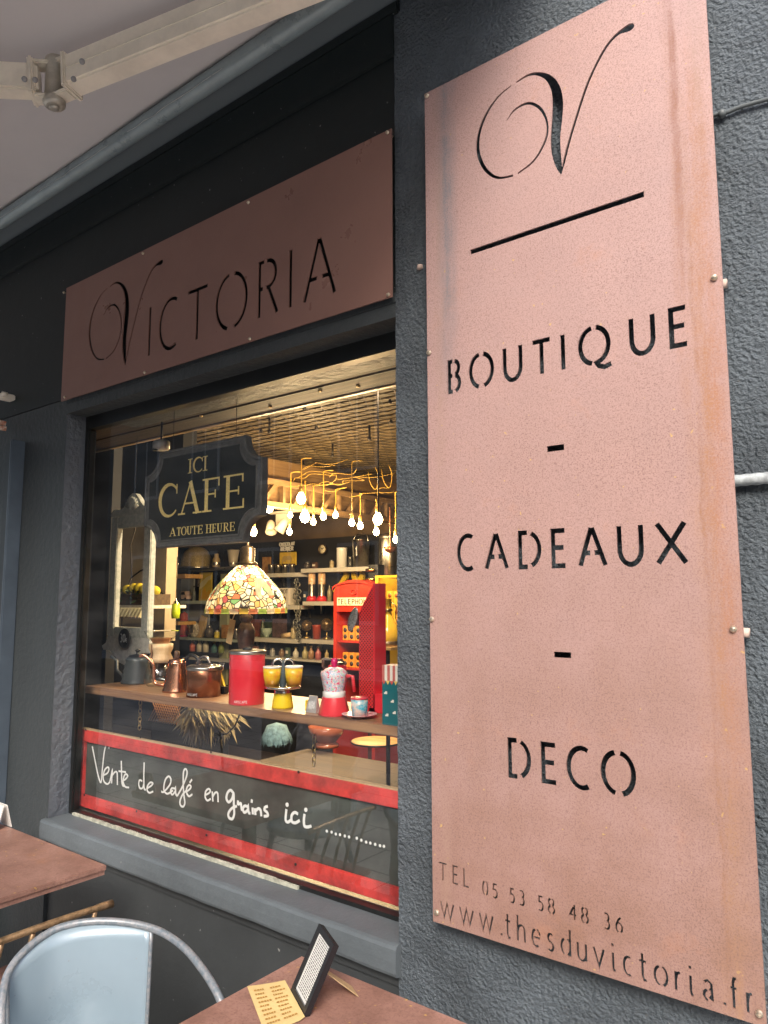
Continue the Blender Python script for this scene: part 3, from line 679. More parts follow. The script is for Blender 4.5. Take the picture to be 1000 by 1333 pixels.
def sheet(name, rect, holes, Y, t, m, parent, loc):
    v, f = cdt([rect] + holes, lambda o: list(o) == [0])
    mb = MB(); slab(mb, v, f, Y, Y + t); mb.xf(Matrix.Translation(-Vector(loc))); return mb.build(name, m, parent)
px0, px1, pz0 = -.989, -.3085, .824; pz1 = 2.84
PL = (px0, YP, pz0)
ps = thing('vertical_metal_sign', 'tall rusty pink steel panel with cut-out lettering on the right pier', 'sign', PL)
rust_p = rust('rusted_panel', (.455, .295, .272), (.17, .095, .085), (.46, .21, .11), 300,
              [(.062, .036, (.20, .20, .22), 1.0, 1.40, 2.6, 1), (.035, .02, (.38, .25, .19), .7, 0, 2.6), (.610, .011, (.21, .085, .055), .95, 1.5, 2.6, 1), (.604, .020, (.34, .18, .13), .8, 1.2, 2.6), (.625, .007, (.24, .12, .07), .9, .0, 1.5), (.64, .012, (.30, .17, .10), .8, -.3, 1.4),
               (.652, .034, (.36, .135, .06), .95, .55, 1.75), (.64, .05, (.40, .22, .13), .7, -.2, 1.6), (.655, .02, (.30, .27, .24), .5, 1.7, 2.6)], 0.05, .45, .85, .35, (.39, .275, .268), (.27, .150, .105))
sheet('steel_sheet', [(px0, pz0), (px1, pz0), (px1, pz1), (px0, pz1)], holes, YP, .004, rust_p, ps, PL)
def screws(parent, loc, pts, Y, back, m, r=.008):
    for (x, z) in pts:
        mb = MB()
        a = Matrix.Translation((x - loc[0], Y - loc[1], z - loc[2])) @ Matrix.Rotation(PI / 2, 4, 'X')
        k = MB().lathe([(r * .5, -.045 + .0), (r * .5, 0), (r, .0005), (r, .003), (r * .7, .006), (r * .2, .007)], (0, 0, 0), 14).box((0, 0, .0068), (r * 1.3, .0014, .001)); k.xf(a)
        mb.add(k.v, k.f, False)
        mb.build('screw', m, parent)
scm = mat('zinc_screw', (.62, .52, .40), .35, .8, var=.3, vscale=300)
screws(ps, PL, [(px0 + .008, pz1 - .010), (px0 + .006, P(556, 460, YP)[2]), (px0 + .006, P(562, 806, YP)[2]), (px0 + .011, pz0 + .022), (px1 - .014, P(929, 362, YP)[2]), (px1 - .016, P(957, 819, YP)[2]), (px1 - .01, pz0 + .02)], YP, 0, scm, .0065)
for (px, py) in ((937, 368), (966, 821)):
    sp = MB(); w = P(px, py, -.02); sp.tube([(w[0] - PL[0] - .03, .03, w[2] - PL[2]), (w[0] - PL[0] + .012, .03, w[2] - PL[2] - .004)], .009, 10); sp.build('spacer', mat('pale_plug', (.6, .45, .38), .5), ps)

# horizontal sign
YS = -.018
sx0, sx1, sz0, sz1 = P(83, 450, YS)[0], P(510, 275, YS)[0], (P(84, 521, YS)[2] + P(512, 386, YS)[2]) / 2, (P(82, 378, YS)[2] + P(508, 167, YS)[2]) / 2
SL = (sx0, YS, sz0)
hs = thing('horizontal_metal_sign', 'brown steel sign with cut-out name above the shop window', 'sign', SL)
g = lambda x, y: P(100 + x / 2.857, 300 + y / 2.857, YS)
bx = [p[0] for st in big for p in st]; bz = [p[1] for st in big for p in st]
X0, X1 = g(48, 370)[0], g(320, 125)[0]; Zb, Zt = g(196, 494)[2], g(312, 116)[2]
kx = (X1 - X0) / (max(bx) - min(bx)); kz = (Zt - Zb) / (max(bz) - min(bz))
h2 = []
for st in big:
    h2 += ribbon([(X0 + (p[0] - min(bx)) * kx, Zb + (p[1] - min(bz)) * kz) for p in st], [p[2] * (kx + kz) / 2 * .95 for p in st])
h2 += word('ICTORIA', YS, (100, 300), 2.857, [(266, 276), (303, 382), (410, 487), (515, 636), (668, 752), (789, 800), (840, 967)], ((342, 343), (900, 145)), ((271, 285), (271, 463)), .0125)
rust_s = rust('brown_steel', (.27, .145, .115), (.13, .07, .06), (.19, .10, .08), 500, None, .1, .34, .2, .15, (.16, .085, .07))
sheet('steel_sheet', [(sx0, sz0), (sx1, sz0), (sx1, sz1), (sx0, sz1)], h2, YS, .004, rust_s, hs, SL)
screws(hs, SL, [(P(px, py, YS)[0], min(max(P(px, py, YS)[2], sz0 + .008), sz1 - .008)) for px, py in ((84, 381), (187, 330), (324, 264), (505, 172), (506, 386), (326, 445), (189, 487), (85, 517))], YS, 0, scm, .0055)

# cafe board behind the glass
YC = .165
cx0, cx1 = P(189.5, 650, YC)[0], P(341.5, 630, YC)[0]
cz1 = (P(202, 590.6, YC)[2] + P(317, 567, YC)[2]) / 2; cz0 = (P(205.5, 713, YC)[2] + P(326, 705, YC)[2]) / 2
def notched(x0, x1, z0, z1, r, n=8):
    o = []
    for (cx, cz, a0) in ((x1, z0, 180), (x1, z1, 270), (x0, z1, 0), (x0, z0, 90)):
        o += [(cx + r * math.cos(math.radians(a0 - 90 * i / n)), cz + r * math.sin(math.radians(a0 - 90 * i / n))) for i in range(n + 1)]
    return o
CL = ((cx0 + cx1) / 2, YC, cz0)
cb = thing('cafe_board', 'black notched board reading ICI CAFE A TOUTE HEURE in gold behind the glass', 'sign', CL)
def sh(mb): return mb.xf(Matrix.Translation(-Vector(CL)))
sh(MB().prism(notched(cx0, cx1, cz0, cz1, .085), YC, YC + .025)).build('frame_moulding', mat('grey_moulding', (.11, .105, .095), .5, var=.25, vscale=30, bump=.4, bscale=120), cb)
rim = MB()
for d_, rr in ((.004, .005), (.026, .004)):
    rim.tube([(p[0], YC - .001, p[1]) for p in notched(cx0 + d_, cx1 - d_, cz0 + d_, cz1 - d_, .085)], rr, 8, closed=True)
sh(rim).build('bead', mat('grey_moulding', (.1,) * 3), cb)
sh(MB().prism(notched(cx0 + .03, cx1 - .03, cz0 + .028, cz1 - .028, .083), YC - .004, YC + .001)).build('black_field', mat('board_black', (.006, .007, .005), .65, var=.3, vscale=8), cb)
gold = mat('gold_paint', (.92, .68, .24), .45, var=.15, vscale=150)
q = word('CAFE', YC, (180, 560), 5.882, [(168, 310), (318, 495), (495, 635), (655, 825)], ((238, 540), (740, 470)), ((690, 350), (690, 610)), serif=True)
q += word('ICI', YC, (180, 560), 5.882, [(390, 423), (430, 503), (505, 540)], ((405, 277), (522, 255)), ((405, 225), (405, 333)), serif=True)
q += word('ATOUTEHEURE', YC, (180, 560), 5.882, [(247, 298), (305, 335), (338, 378), (380, 420), (422, 460), (463, 502), (525, 572), (575, 606), (610, 655), (660, 705), (708, 748)], ((270, 785), (728, 733)), ((728, 700), (728, 768)), serif=True)
sh(text_mesh(MB(), q, YC - .0045, .001)).build('gold_lettering', gold, cb)
for x in (cx0 + .15, cx1 - .15): sh(MB().tube([(x, YC + .012, cz1 - .01), (x, YC + .012, 2.33)], .0012, 5)).build('hanging_wire', mat('black_wire', (.02,) * 3), cb)

# chalkboard with red frame
YB = .135
bx0, bx1 = P(106, 990, YB)[0], XR + .16
bz1 = P(300, 782 + (1040) * .196, YB)[2]; bz0 = P(517, 1177, YB)[2]
BL = (bx0, YB, bz0)
ch = thing('chalkboard', 'slate board in a red frame with white handwriting at the bottom of the window', 'board', BL)
redp = mat('red_paint', (.50, .04, .035), .55, var=.4, vscale=9, bump=.3, bscale=30)
fw = .045
for a, c_ in (((bx0, bz1 - fw), (bx1, bz1)), ((bx0, bz0), (bx1, bz0 + fw)), ((bx0, bz0 + fw + .001), (bx0 + fw * .8, bz1 - fw - .001)), ((bx1 - fw, bz0 + fw + .001), (bx1, bz1 - fw - .001))):
    MB().b2((a[0], YB - .012, a[1]), (c_[0], YB + .012, c_[1]), bev=.002).xf(Matrix.Translation(-Vector(BL))).build('frame_bar', redp, ch)
MB().b2((bx0, YB - .010, bz1 + .0005), (bx1, YB + .010, bz1 + .004)).xf(Matrix.Translation(-Vector(BL))).build('wood_edge', wood('bare_wood', (.45, .3, .16), (.6, .42, .25), 0, 4), ch)
MB().b2((bx0 + .02, YB + .0, bz0 + .02), (bx1 - .02, YB + .006, bz1 - .02)).xf(Matrix.Translation(-Vector(BL))).build('slate', mat('slate', (.055, .062, .055), .5, var=.4, vscale=5, bump=.1, bscale=40), ch)
for px, py in ((183, 960), (275, 979), (389, 1005), (178, 1056), (269, 1087), (385, 1125), (112, 950), (110, 1035)):
    w = P(px, py, YB - .013); kq = MB().lathe([(.0042, 0), (.0042, .0015)], (0, 0, 0), 8); kq.xf(Matrix.Translation(Vector(w) - Vector(BL)) @ Matrix.Rotation(PI / 2, 4, 'X')); kq.build('screw', mat('dark_screw', (.03, .03, .03), .4, .5), ch)
HW = ["48,75 55,110 65,160 75,187 80,140 85,95 92,68 98,62 102,70 99,82", "82,165 95,158 100,145 95,140 86,150 82,170 85,185 95,192 103,185", "103,183 108,160 110,152 108,190", "110,165 118,155 125,158 126,195",
 "138,120 139,160 140,185 143,197 150,198", "130,152 152,155", "143,182 152,176 158,167 152,161 146,170 144,186 150,200 162,203",
 "203,183 195,180 192,192 196,205 204,204 208,192", "209,125 208,170 209,205 214,210", "218,205 230,198 236,190 228,187 220,197 218,210 225,219 237,215",
 "262,215 270,216 288,195 292,178 285,168 275,178 270,200 272,215 282,222 298,212", "304,206 295,205 291,215 296,225 305,215 306,205 307,222 312,230",
 "312,228 325,205 338,175 342,155 337,145 331,155 330,190 332,225 335,250 330,262 322,258 320,245 328,225 340,212", "340,216 350,208 354,200 348,195 341,205 341,220 348,230 358,224", "350,188 357,178",
 "398,226 410,220 414,212 408,207 400,215 398,232 405,243 415,238", "420,215 422,246", "422,230 430,218 437,222 438,248",
 "487,222 477,211 467,220 464,238 472,248 482,236 486,221 487,260 488,285 482,300 472,296 470,283 480,268 496,260", "500,243 500,254 508,252 510,262 512,275", "530,262 520,260 515,270 520,280 530,272 531,262 533,280 538,283",
 "545,265 546,286", "552,267 554,288", "554,276 563,268 570,274 572,292", "592,261 584,264 582,272 590,280 592,290 580,292",
 "650,270 648,290 648,305 655,310 663,304", "686,285 675,280 666,290 667,308 678,312 691,305", "706,285 704,305 706,322 716,325 727,322", "543,240 542,250"]
hw = []
def hp(x, y):
    w = P(100 + x / 2.381, 940 + y / 2.381, YB - .001); return (w[0], w[2])
for s_ in HW:
    pts = [tuple(map(float, a.split(','))) for a in s_.split()]
    if len(pts) > 2: pts = cat(pts, 5)
    bold = pts[0][0] > 460
    hw += ribbon([hp(p[0], p[1]) for p in pts], .0062 if not bold else .0085)
for (x, y) in ((652, 256), (710, 272), (775, 338), (790, 341), (803, 347), (816, 349), (831, 353), (844, 356), (868, 360), (882, 366), (897, 372), (910, 375), (925, 379), (940, 383), (952, 385)):
    c = hp(x, y); r_ = .0065 if x < 760 else .0042
    hw.append([(c[0] + r_ * math.cos(a * PI / 4), c[1] + r_ * math.sin(a * PI / 4)) for a in range(8)])
text_mesh(MB(), hw, YB - .0005, .001).xf(Matrix.Translation(-Vector(BL))).build('handwriting', mat('chalk_white', (.8, .8, .78), .7), ch)
#@@NEXT
# ================================================================== THINGS OUTSIDE
def loc_build(mb, name, m, parent, L, **k): return mb.xf(Matrix.Translation(-Vector([float(x) for x in L]))).build(name, m, parent, **k)
rust_t = rust('rusty_table_top', (.38, .215, .17), (.17, .08, .06), (.50, .22, .08), 150, None, .1, .40, .7, 1.0, (.19, .10, .075))
ironm = mat('dark_iron', (.04, .04, .042), .45, .6, var=.2)
def table(name, label, x0, x1, y0, y1):
    L = ((x0 + x1) / 2, (y0 + y1) / 2, .11)
    t = thing(name, label, 'table', L)
    loc_build(MB().b2((x0, y0, .735), (x1, y1, .75), bev=.002).b2((x0 + .004, y0 + .004, .722), (x1 - .004, y1 - .004, .7345)), 'table_top', rust_t, t, L)
    loc_build(MB().b2((x0 + .08, y0 + .08, .70), (x1 - .08, y1 - .08, .7215)), 'apron', ironm, t, L)
    loc_build(MB().tube([(L[0], L[1], .13), (L[0], L[1], .70)], .03, 16), 'column', ironm, t, L)
    loc_build(MB().lathe([(.22, 0), (.22, .012), (.05, .03), (.03, .05)], (L[0], L[1], .11)), 'base', ironm, t, L)
    return t
table('cafe_table', 'rust topped cafe table at the bottom centre holding the menu stand', -1.2256, -.53, -.92, -.2265)
table('cafe_table', 'rust topped cafe table at the left below the wall pier', -2.80, -2.0916, -.86, -.1763)
# menu stand
bl = np.array(PZ(378, 1289, .7525)); brr = np.array(PZ(395.5, 1323, .7525))
def proj(w):
    c = R @ (np.array(w) - CAM); return np.array((CX + F_PX * c[0] / -c[2], CY - F_PX * c[1] / -c[2]))
ed = brr - bl; nn = np.array([-ed[1], ed[0], 0]) / np.linalg.norm(ed)
best = min(((np.linalg.norm(proj(bl + nn * a + np.array([0, 0, h])) - np.array((415, 1202))), a, h) for a in np.linspace(-.12, .12, 61) for h in np.linspace(.05, .25, 61)))
up = nn * best[1] + np.array([0, 0, best[2]])
L = tuple(bl)
ms = thing('menu_stand', 'black framed menu card leaning on a wooden prop on the centre table', 'menu', L)
ed3 = Vector(ed); up3 = Vector(up); nrm = ed3.cross(up3).normalized()
if nrm.dot(Vector(CAM - bl)) < 0: nrm = -nrm
def pquad(mb, a0, a1, b0, b1, t0, t1):
    vs = [ed3 * a + up3 * b + nrm * t for t in (t0, t1) for (a, b) in ((a0, b0), (a1, b0), (a1, b1), (a0, b1))]
    return mb.add(vs, [(0, 1, 2, 3), (7, 6, 5, 4), (0, 4, 5, 1), (1, 5, 6, 2), (2, 6, 7, 3), (3, 7, 4, 0)])
pf = MB(); fwid = .13
for q_ in ((0, 1, 0, .085), (0, 1, .915, 1), (0, .13, .086, .914), (.87, 1, .086, .914)): pquad(pf, *q_, -.012, 0)
pf.build('frame', mat('black_lacquer', (.012, .012, .014), .25), ms)
pquad(MB(), .125, .875, .08, .92, -.009, -.004).build('card', mat('white_card', (.72, .71, .68), .6), ms)
ln = MB()
for k in range(24):
    b_ = .13 + k * .032; a_ = .2; 
    while a_ < .8:
        w_ = random.uniform(.04, .12); pquad(ln, a_, min(a_ + w_, .82), b_, b_ + .011, -.004, -.0036); a_ += w_ + .03
o = ln.build('printed_lines', mat('print_black', (.03, .03, .03), .6), ms); o['kind'] = 'stuff'
pr_ = MB(); c0 = ed3 * .5 + up3 * .55 - nrm * .013; c1 = Vector((c0.x, c0.y, 0)) - Vector((nrm.x, nrm.y, 0)).normalized() * .075
pr_.add([c0 + ed3 * .12, c0 - ed3 * .12, c1 - ed3 * .22, c1 + ed3 * .22, c0 + ed3 * .12 - nrm * .004, c0 - ed3 * .12 - nrm * .004, c1 - ed3 * .22 - nrm * .004, c1 + ed3 * .22 - nrm * .004], [(0, 1, 2, 3), (7, 6, 5, 4), (0, 4, 5, 1), (1, 5, 6, 2), (2, 6, 7, 3), (3, 7, 4, 0)])
pr_.build('wooden_prop', wood('pale_plywood', (.5, .34, .16), (.62, .45, .25), 2, 8), ms)
# flyer
fl = [np.array(PZ(*p, .7515)) for p in ((321.7, 1285), (371, 1277), (397, 1327), (345, 1347))]
L = tuple(fl[0]); fo = thing('flyer', 'yellow printed flyer lying flat in front of the menu stand', 'flyer', L)
g_ = 8; vs = []
for j in range(g_ + 1):
    for i in range(g_ + 1):
        a, b_ = i / g_, j / g_; w = fl[0] * (1 - a) * (1 - b_) + fl[1] * a * (1 - b_) + fl[2] * a * b_ + fl[3] * (1 - a) * b_ - fl[0]
        w = w + np.array([0, 0, .0008 + .004 * (a - .5) ** 2 + .003 * b_ * (a > .9)]); vs.append(w)
MB().add(vs, [(j * (g_ + 1) + i, j * (g_ + 1) + i + 1, (j + 1) * (g_ + 1) + i + 1, (j + 1) * (g_ + 1) + i) for j in range(g_) for i in range(g_)], True).build('paper', mat('yellow_paper', (.68, .50, .22), .6, var=.06, vscale=15), fo)
ln = MB()
for cidx in range(2):
    for k in range(9):
        v0 = .12 + k * .09; u = .12 + cidx * .42; ue = u + random.uniform(.2, .33)
        while u < ue:
            uw = random.uniform(.03, .07)
            def W_(a, b_): w = fl[0] * (1 - a) * (1 - b_) + fl[1] * a * (1 - b_) + fl[2] * a * b_ + fl[3] * (1 - a) * b_ - fl[0]; return w + np.array([0, 0, .0026 + .003 * (a - .5) ** 2])
            ln.add([W_(u, v0), W_(u + uw, v0), W_(u + uw, v0 + .03), W_(u, v0 + .03)], [(0, 1, 2, 3)]); u += uw + .015
o = ln.build('printed_lines', mat('print_brown', (.42, .22, .05), .7), fo); o['kind'] = 'stuff'

# blue-grey metal armchair
steelb = mat('blue_grey_enamel', (.25, .325, .38), .3, .1, var=.03, vscale=5, bump=.05, bscale=9, dist=.002, coat=.35)
edge_m = mat('worn_tube', (.22, .27, .31), .35, .2, var=.25, vscale=90, col2=(.30, .30, .31))
arcp = [(2, 1345, .66), (3, 1305, .70), (10, 1268, .735), (34, 1236, .765), (72, 1210, .785), (116, 1200, .79), (163, 1201, .785), (205, 1211, .775), (238, 1232, .76), (264, 1262, .74), (284, 1295, .715), (300, 1335, .67)]
hoop = [Vector(PZ(a, b_, c)) for a, b_, c in arcp]
hs_ = [Vector(tuple(p)) for p in cat([tuple(h) for h in hoop], 5)]
ctr = Vector((-1.47, -.56, 0)); L = (ctr.x, ctr.y, .11)
mc = thing('metal_armchair', 'blue grey metal armchair with curved tube back in front of the lower wall', 'chair', L)
loc_build(MB().tube(hs_, .0085, 12), 'back_tube', edge_m, mc, L)
# splat: the sheet under the left two thirds of the hoop
i0 = min(range(len(hs_)), key=lambda i: (proj(hs_[i])[0] - 10) ** 2 + (proj(hs_[i])[1] - 1268) ** 2)
i1 = min(range(len(hs_)), key=lambda i: (proj(hs_[i])[0] - 197) ** 2 + (proj(hs_[i])[1] - 1208) ** 2)
vs = []; nj = 10; top = [h.copy() for h in hs_[i0:i1 + 1]]
for j in range(nj + 1):
    for k, h in enumerate(top):
        t = j / nj; a = k / (len(top) - 1)
        q0 = Vector((h.x, h.y, h.z - .004)); bot = Vector((ctr.x + (h.x - ctr.x) * .93, ctr.y + (h.y - ctr.y) * .93, .44))
        p = q0.lerp(bot, t); out = Vector((h.x - ctr.x, h.y - ctr.y, 0)).normalized()
        p -= out * .012 * math.sin(PI * min(1, a * 1.0)) * math.sin(PI * min(1, t * 1.5 + .05)); vs.append(p)
nk = len(top)
sp_ = MB(); sp_.add(vs, [(j * nk + k, j * nk + k + 1, (j + 1) * nk + k + 1, (j + 1) * nk + k) for j in range(nj) for k in range(nk - 1)], True)
o = loc_build(sp_, 'splat', steelb, mc, L); so = o.modifiers.new('s', 'SOLIDIFY'); so.thickness = .003
for kk_ in (2, nk // 2, nk - 3):
    pp = Vector(vs[2 * nk + kk_]); loc_build(MB().ball(tuple(pp), .0035, 8), 'rivet', edge_m, mc, L)
eg = MB().tube([vs[j * nk + nk - 1] for j in range(nj + 1)], .005, 8); loc_build(eg, 'splat_rib', edge_m, mc, L)
eg = MB().tube([vs[j * nk] for j in range(nj + 1)], .005, 8); loc_build(eg, 'splat_rib', edge_m, mc, L)
loc_build(MB().lathe([(.0, .0), (.17, .002), (.2, -.004), (.21, -.03), (.205, -.032)], (ctr.x, ctr.y, .46), 32, cap=False), 'seat', steelb, mc, L)
for k in range(4):
    a = PI / 4 + k * PI / 2 + .6
    loc_build(MB().tube([(ctr.x + .17 * math.cos(a), ctr.y + .17 * math.sin(a), .44), (ctr.x + .24 * math.cos(a), ctr.y + .24 * math.sin(a), .11)], [.016, .01], 10), 'leg', edge_m, mc, L)
# arm supports
for h in (hs_[2], hs_[-3]):
    loc_build(MB().tube([h, (ctr.x + (h.x - ctr.x) * .9, ctr.y + (h.y - ctr.y) * .9, .44)], .008, 8), 'arm_support', edge_m, mc, L)
# spindle back chair
gold_w = mat('worn_bronze_tube', (.34, .22, .12), .35, .55, var=.45, vscale=40, bump=.2, bscale=80)
A = Vector(PZ(-60, 1250, .72)); B = Vector(PZ(0, 1226, .725)); Cc = Vector(PZ(75, 1199, .73)); D = Vector(PZ(146, 1176, .725))
L = (A.x - .2, (A.y + D.y) / 2, .11)
sc_ = thing('spindle_chair', 'bronze coloured spindle back chair tucked under the left table', 'chair', L)
rl = [Vector(tuple(p)) for p in cat([tuple(A), tuple(B), tuple(Cc), tuple(D)], 6)]
loc_build(MB().tube(rl, [.0085 + (.002 if i > len(rl) - 3 else 0) for i in range(len(rl))], 12), 'top_rail', gold_w, sc_, L)
for (px, py) in ((124, 1187), (86, 1200), (43, 1215), (2, 1229), (-30, 1242)):
    w = Vector(PZ(px, py, .72)); loc_build(MB().tube([w, (w.x - .05, w.y, .60), (w.x - .07, w.y * .96, .47)], .0065, 8), 'spindle', gold_w, sc_, L)
sy0, sy1 = A.y - .03, D.y - .05
loc_build(MB().b2((A.x - .42, sy0, .45), (A.x - .04, sy1, .47), bev=.006), 'seat', rust_t, sc_, L)
for x in (A.x - .38, A.x - .08):
    for y in (sy0 + .04, sy1 - .04): loc_build(MB().tube([(x, y, .45), (x, y, .11)], .012, 10), 'leg', ironm, sc_, L)
# small card on left table
w = PZ(-6, 1078, .7505); cdm = MB().box((0, 0, .04), (.07, .003, .08), rx=math.radians(-14)).box((0, .03, .04), (.07, .003, .08), rx=math.radians(14))
tag(cdm.build('table_card', mat('white_card', (.7,) * 3), None, w), 'small white folded card on the left rusty table', 'card')
# chairs and a table further out on the terrace (seen mirrored in the glass)
def mirror_spot(px, py, z):
    w = PZ(px, py, z); return (w[0], .222 - w[1])
for (x, y, rz, lab) in ((-2.62, -.95, 2.6, 'blue grey metal armchair further left on the terrace'), (-3.6, -1.5, 2.0, 'blue grey metal armchair standing out towards the street')):
    pass; c = copy_tree(mc); c.location = (x - .0, y - .12, .11); c.rotation_euler = (0, 0, rz); c['label'] = lab
# post at the left
xa, xb = P(6, 700, -.06)[0], P(27, 700, 0)[0]; ztp = P(25, 569, -.06)[2]
L = ((xa + xb) / 2, -.03, .11)
po = thing('metal_post', 'blue grey box section post standing against the wall at the left edge', 'post', L)
postm = mat('post_paint', (.09, .115, .145), .4, .1, var=.12, vscale=5)
loc_build(MB().b2((xa, -.06, .11), (xb, -.0, ztp), bev=.004), 'post_body', postm, po, L)
loc_build(MB().b2((xa - .05, -.052, .11), (xa - .001, -.0, ztp - .01)), 'inner_channel', mat('channel_dark', (.03, .035, .04), .5), po, L)
w = P(2, 516, -.05); L = tuple(w)
br_ = thing('bracket_and_reflection', 'small cream metal bracket on the wall at the left edge', 'bracket', L)
MB().box((0, .02, 0), (.05, .06, .025), bev=.004).tube([(.03, -.012, .005), (.03, .01, .005)], .01, 8).build('bracket_body', cream, br_)
w = P(-2, 556, -.05)
fl_ = MB().box((0, 0, 0), (.045, .05, .02), ry=.3).box((.002, 0, .022), (.04, .045, .018), ry=.3)
tag(fl_.build('cloth_tip', mat('orange_cloth', (.5, .12, .04), .8, col2=(.8, .72, .6), vscale=40), None, w), 'scrap of orange and white cloth at the left edge above the post', 'cloth')
# pipe and cable on the right
w0 = P(951, 628, -.016); w1 = P(1060, 617, -.016)
pm = MB(); npt = 46; pts = []; rr = []
for i in range(npt):
    t = i / (npt - 1); x = w0[0] - .06 + (w1[0] + .3 - w0[0]) * t; pts.append((x - w0[0], 0, .0015 * math.sin(t * 9) + .004 * t)); rr.append(.0105 + (.0011 if i % 2 else 0))
tag(pm.tube(pts, rr, 12).build('conduit_pipe', mat('pale_conduit', (.34, .37, .38), .5, var=.3, vscale=60), None, w0), 'pale ribbed conduit pipe running right from behind the tall sign', 'pipe')
w0 = P(930, 150, -.01)
pts = [tuple(np.array(P(a, b_, -.010)) - w0) for a, b_ in ((890, 163), (930, 150), (945, 147), (965, 139), (1000, 129), (1060, 112))]
L = tuple(w0); cb2 = thing('wall_cable', 'thin dark cable clipped to the plaster right of the tall sign', 'cable', L)
MB().tube(cat(pts, 5), .0042, 8).build('cable_run', mat('cable_painted', (.10, .115, .12), .5), cb2)
MB().ball(tuple(np.array(P(940, 148, -.011)) - w0), .009, 8).build('cable_clip', mat('cable_painted', (.1,) * 3), cb2)
w = P(547, 348, -.004); tag(MB().lathe([(.004, -.006), (.009, -.004), (.007, .006)], (0, 0, 0), 10).build('wall_plug', mat('pale_plug', (.6, .6, .58), .6), None, w), 'tiny pale plug on the plaster between the two signs', 'plug')

# buildings opposite
stone = plaster('opposite_stone', (.14, .125, .105), .5, 9, .02)
winm = mat('opposite_glass', (.03, .035, .04), .08)
for bi, (x0, x1, h, lab) in enumerate(((-24, -5.2, 9.2, 'pale stone house across the street to the left'), (-5.1, 5, 7.0, 'middle stone house across the street facing the shop'), (5.1, 22, 5.6, 'pale stone house across the street to the right'))):
    L = ((x0 + x1) / 2, -10.5, .12); t = thing('stone_house', lab, 'house', L)
    loc_build(MB().b2((x0, -16, .12), (x1, -10, h)), 'wall', stone, t, L)
    loc_build(MB().b2((x0 - .1, -16.1, h), (x1 + .1, -9.75, h + .25)), 'cornice', mat('cornice_stone', (.4, .37, .33), .8), t, L)
    x = x0 + 1.2
    while x < x1 - 1.4:
        for z in (1.0, 4.2):
            if z + 1.8 > h: continue
            f = loc_build(MB().b2((x, -10.02, z), (x + 1.1, -9.96, z + 1.7)), 'window', mat('white_frame', (.6, .58, .55), .5), t, L)
            loc_build(MB().b2((x + .08, -9.96, z + .08), (x + .52, -9.955, z + 1.62)).b2((x + .58, -9.96, z + .08), (x + 1.02, -9.955, z + 1.62)), 'panes', winm, f, L)
        x += 2.5

# ================================================================== SHOP WINDOW SHELF AND GOODS
ZT = 1.195
shelf_m = wood('shelf_oak', (.20, .10, .05), (.36, .20, .10), 0, 2.5, .38, .3, 16)
L = (-2.0, .17, ZT - .028)
sf = thing('window_shelf', 'long brown wooden shelf hung on chains across the window', 'shelf', L)
loc_build(MB().b2((-2.86, .17, ZT - .028), (XR + .3, .47, ZT), bev=.003), 'board', shelf_m, sf, L)
brass = mat('brass_chain', (.65, .48, .2), .3, 1)
def chain(px, py0, py1, Y, parent, L):
    a = P(px, py0, Y); m_ = mpp(a); n_ = int((py1 - py0) * m_ / .016)
    for k in range(n_):
        z = a[2] - k * .016; mb = MB(); c = Vector((a[0], Y, z - .01)); pts = []
        for q in range(8):
            an = q * PI / 4; r1 = .006 * math.cos(an); r2 = .011 * math.sin(an)
            pts.append(c + (Vector((r1, 0, r2)) if k % 2 else Vector((r1 * .3, r1, r2))))
        mb.tube(pts, .0017, 5, closed=True); loc_build(mb, 'chain_link', brass, parent, L)
chain(183, 912, 948, .30, sf, L); chain(409, 956, 1000, .30, sf, L)

def base(px, py, z=ZT, r=None):
    w = PZ(px, py, z)
    if r and z == ZT:
        m_ = mpp(w); mn = .172 + r * m_
        if w[1] < mn:
            for _ in range(20):
                w = PZ(px, py, z); 
                if w[1] >= mn: break
                py -= .5
    return w, mpp(w)
def lathe_item(name, label, cat_, w, m, parts, group=None, single=False, seg=28):
    """parts: (name, [(radius, height) in photo pixels], material)"""
    sc = lambda pr: [(max(r, 0) * m, h * m) for r, h in pr]
    if len(parts) == 1:
        o = MB().lathe(sc(parts[0][1]), (0, 0, 0), seg).build(name, parts[0][2], None, w); return tag(o, label, cat_, group)
    t = thing(name, label, cat_, w, group)
    for nm, pr, mm in parts: MB().lathe(sc(pr), (0, 0, 0), seg).build(nm, mm, t)
    return t
chrome = mat('chrome', (.75, .73, .7), .15, 1); steel = mat('brushed_steel', (.5, .48, .44), .3, 1, var=.1, vscale=30)
copper = mat('copper', (.85, .42, .26), .22, 1, var=.08, vscale=10); dkcop = mat('brown_copper', (.30, .13, .07), .25, .8)
black_p = mat('black_plastic', (.012, .012, .013), .35); clearg = thin_glass('clear_glass', (.95, .97, .96), 1.2)
rib = lambda r0, r1, h0, h1, n_, d: [(r0 + (r1 - r0) * i / n_ + (d if i % 2 else 0), h0 + (h1 - h0) * i / n_) for i in range(n_ + 1)]
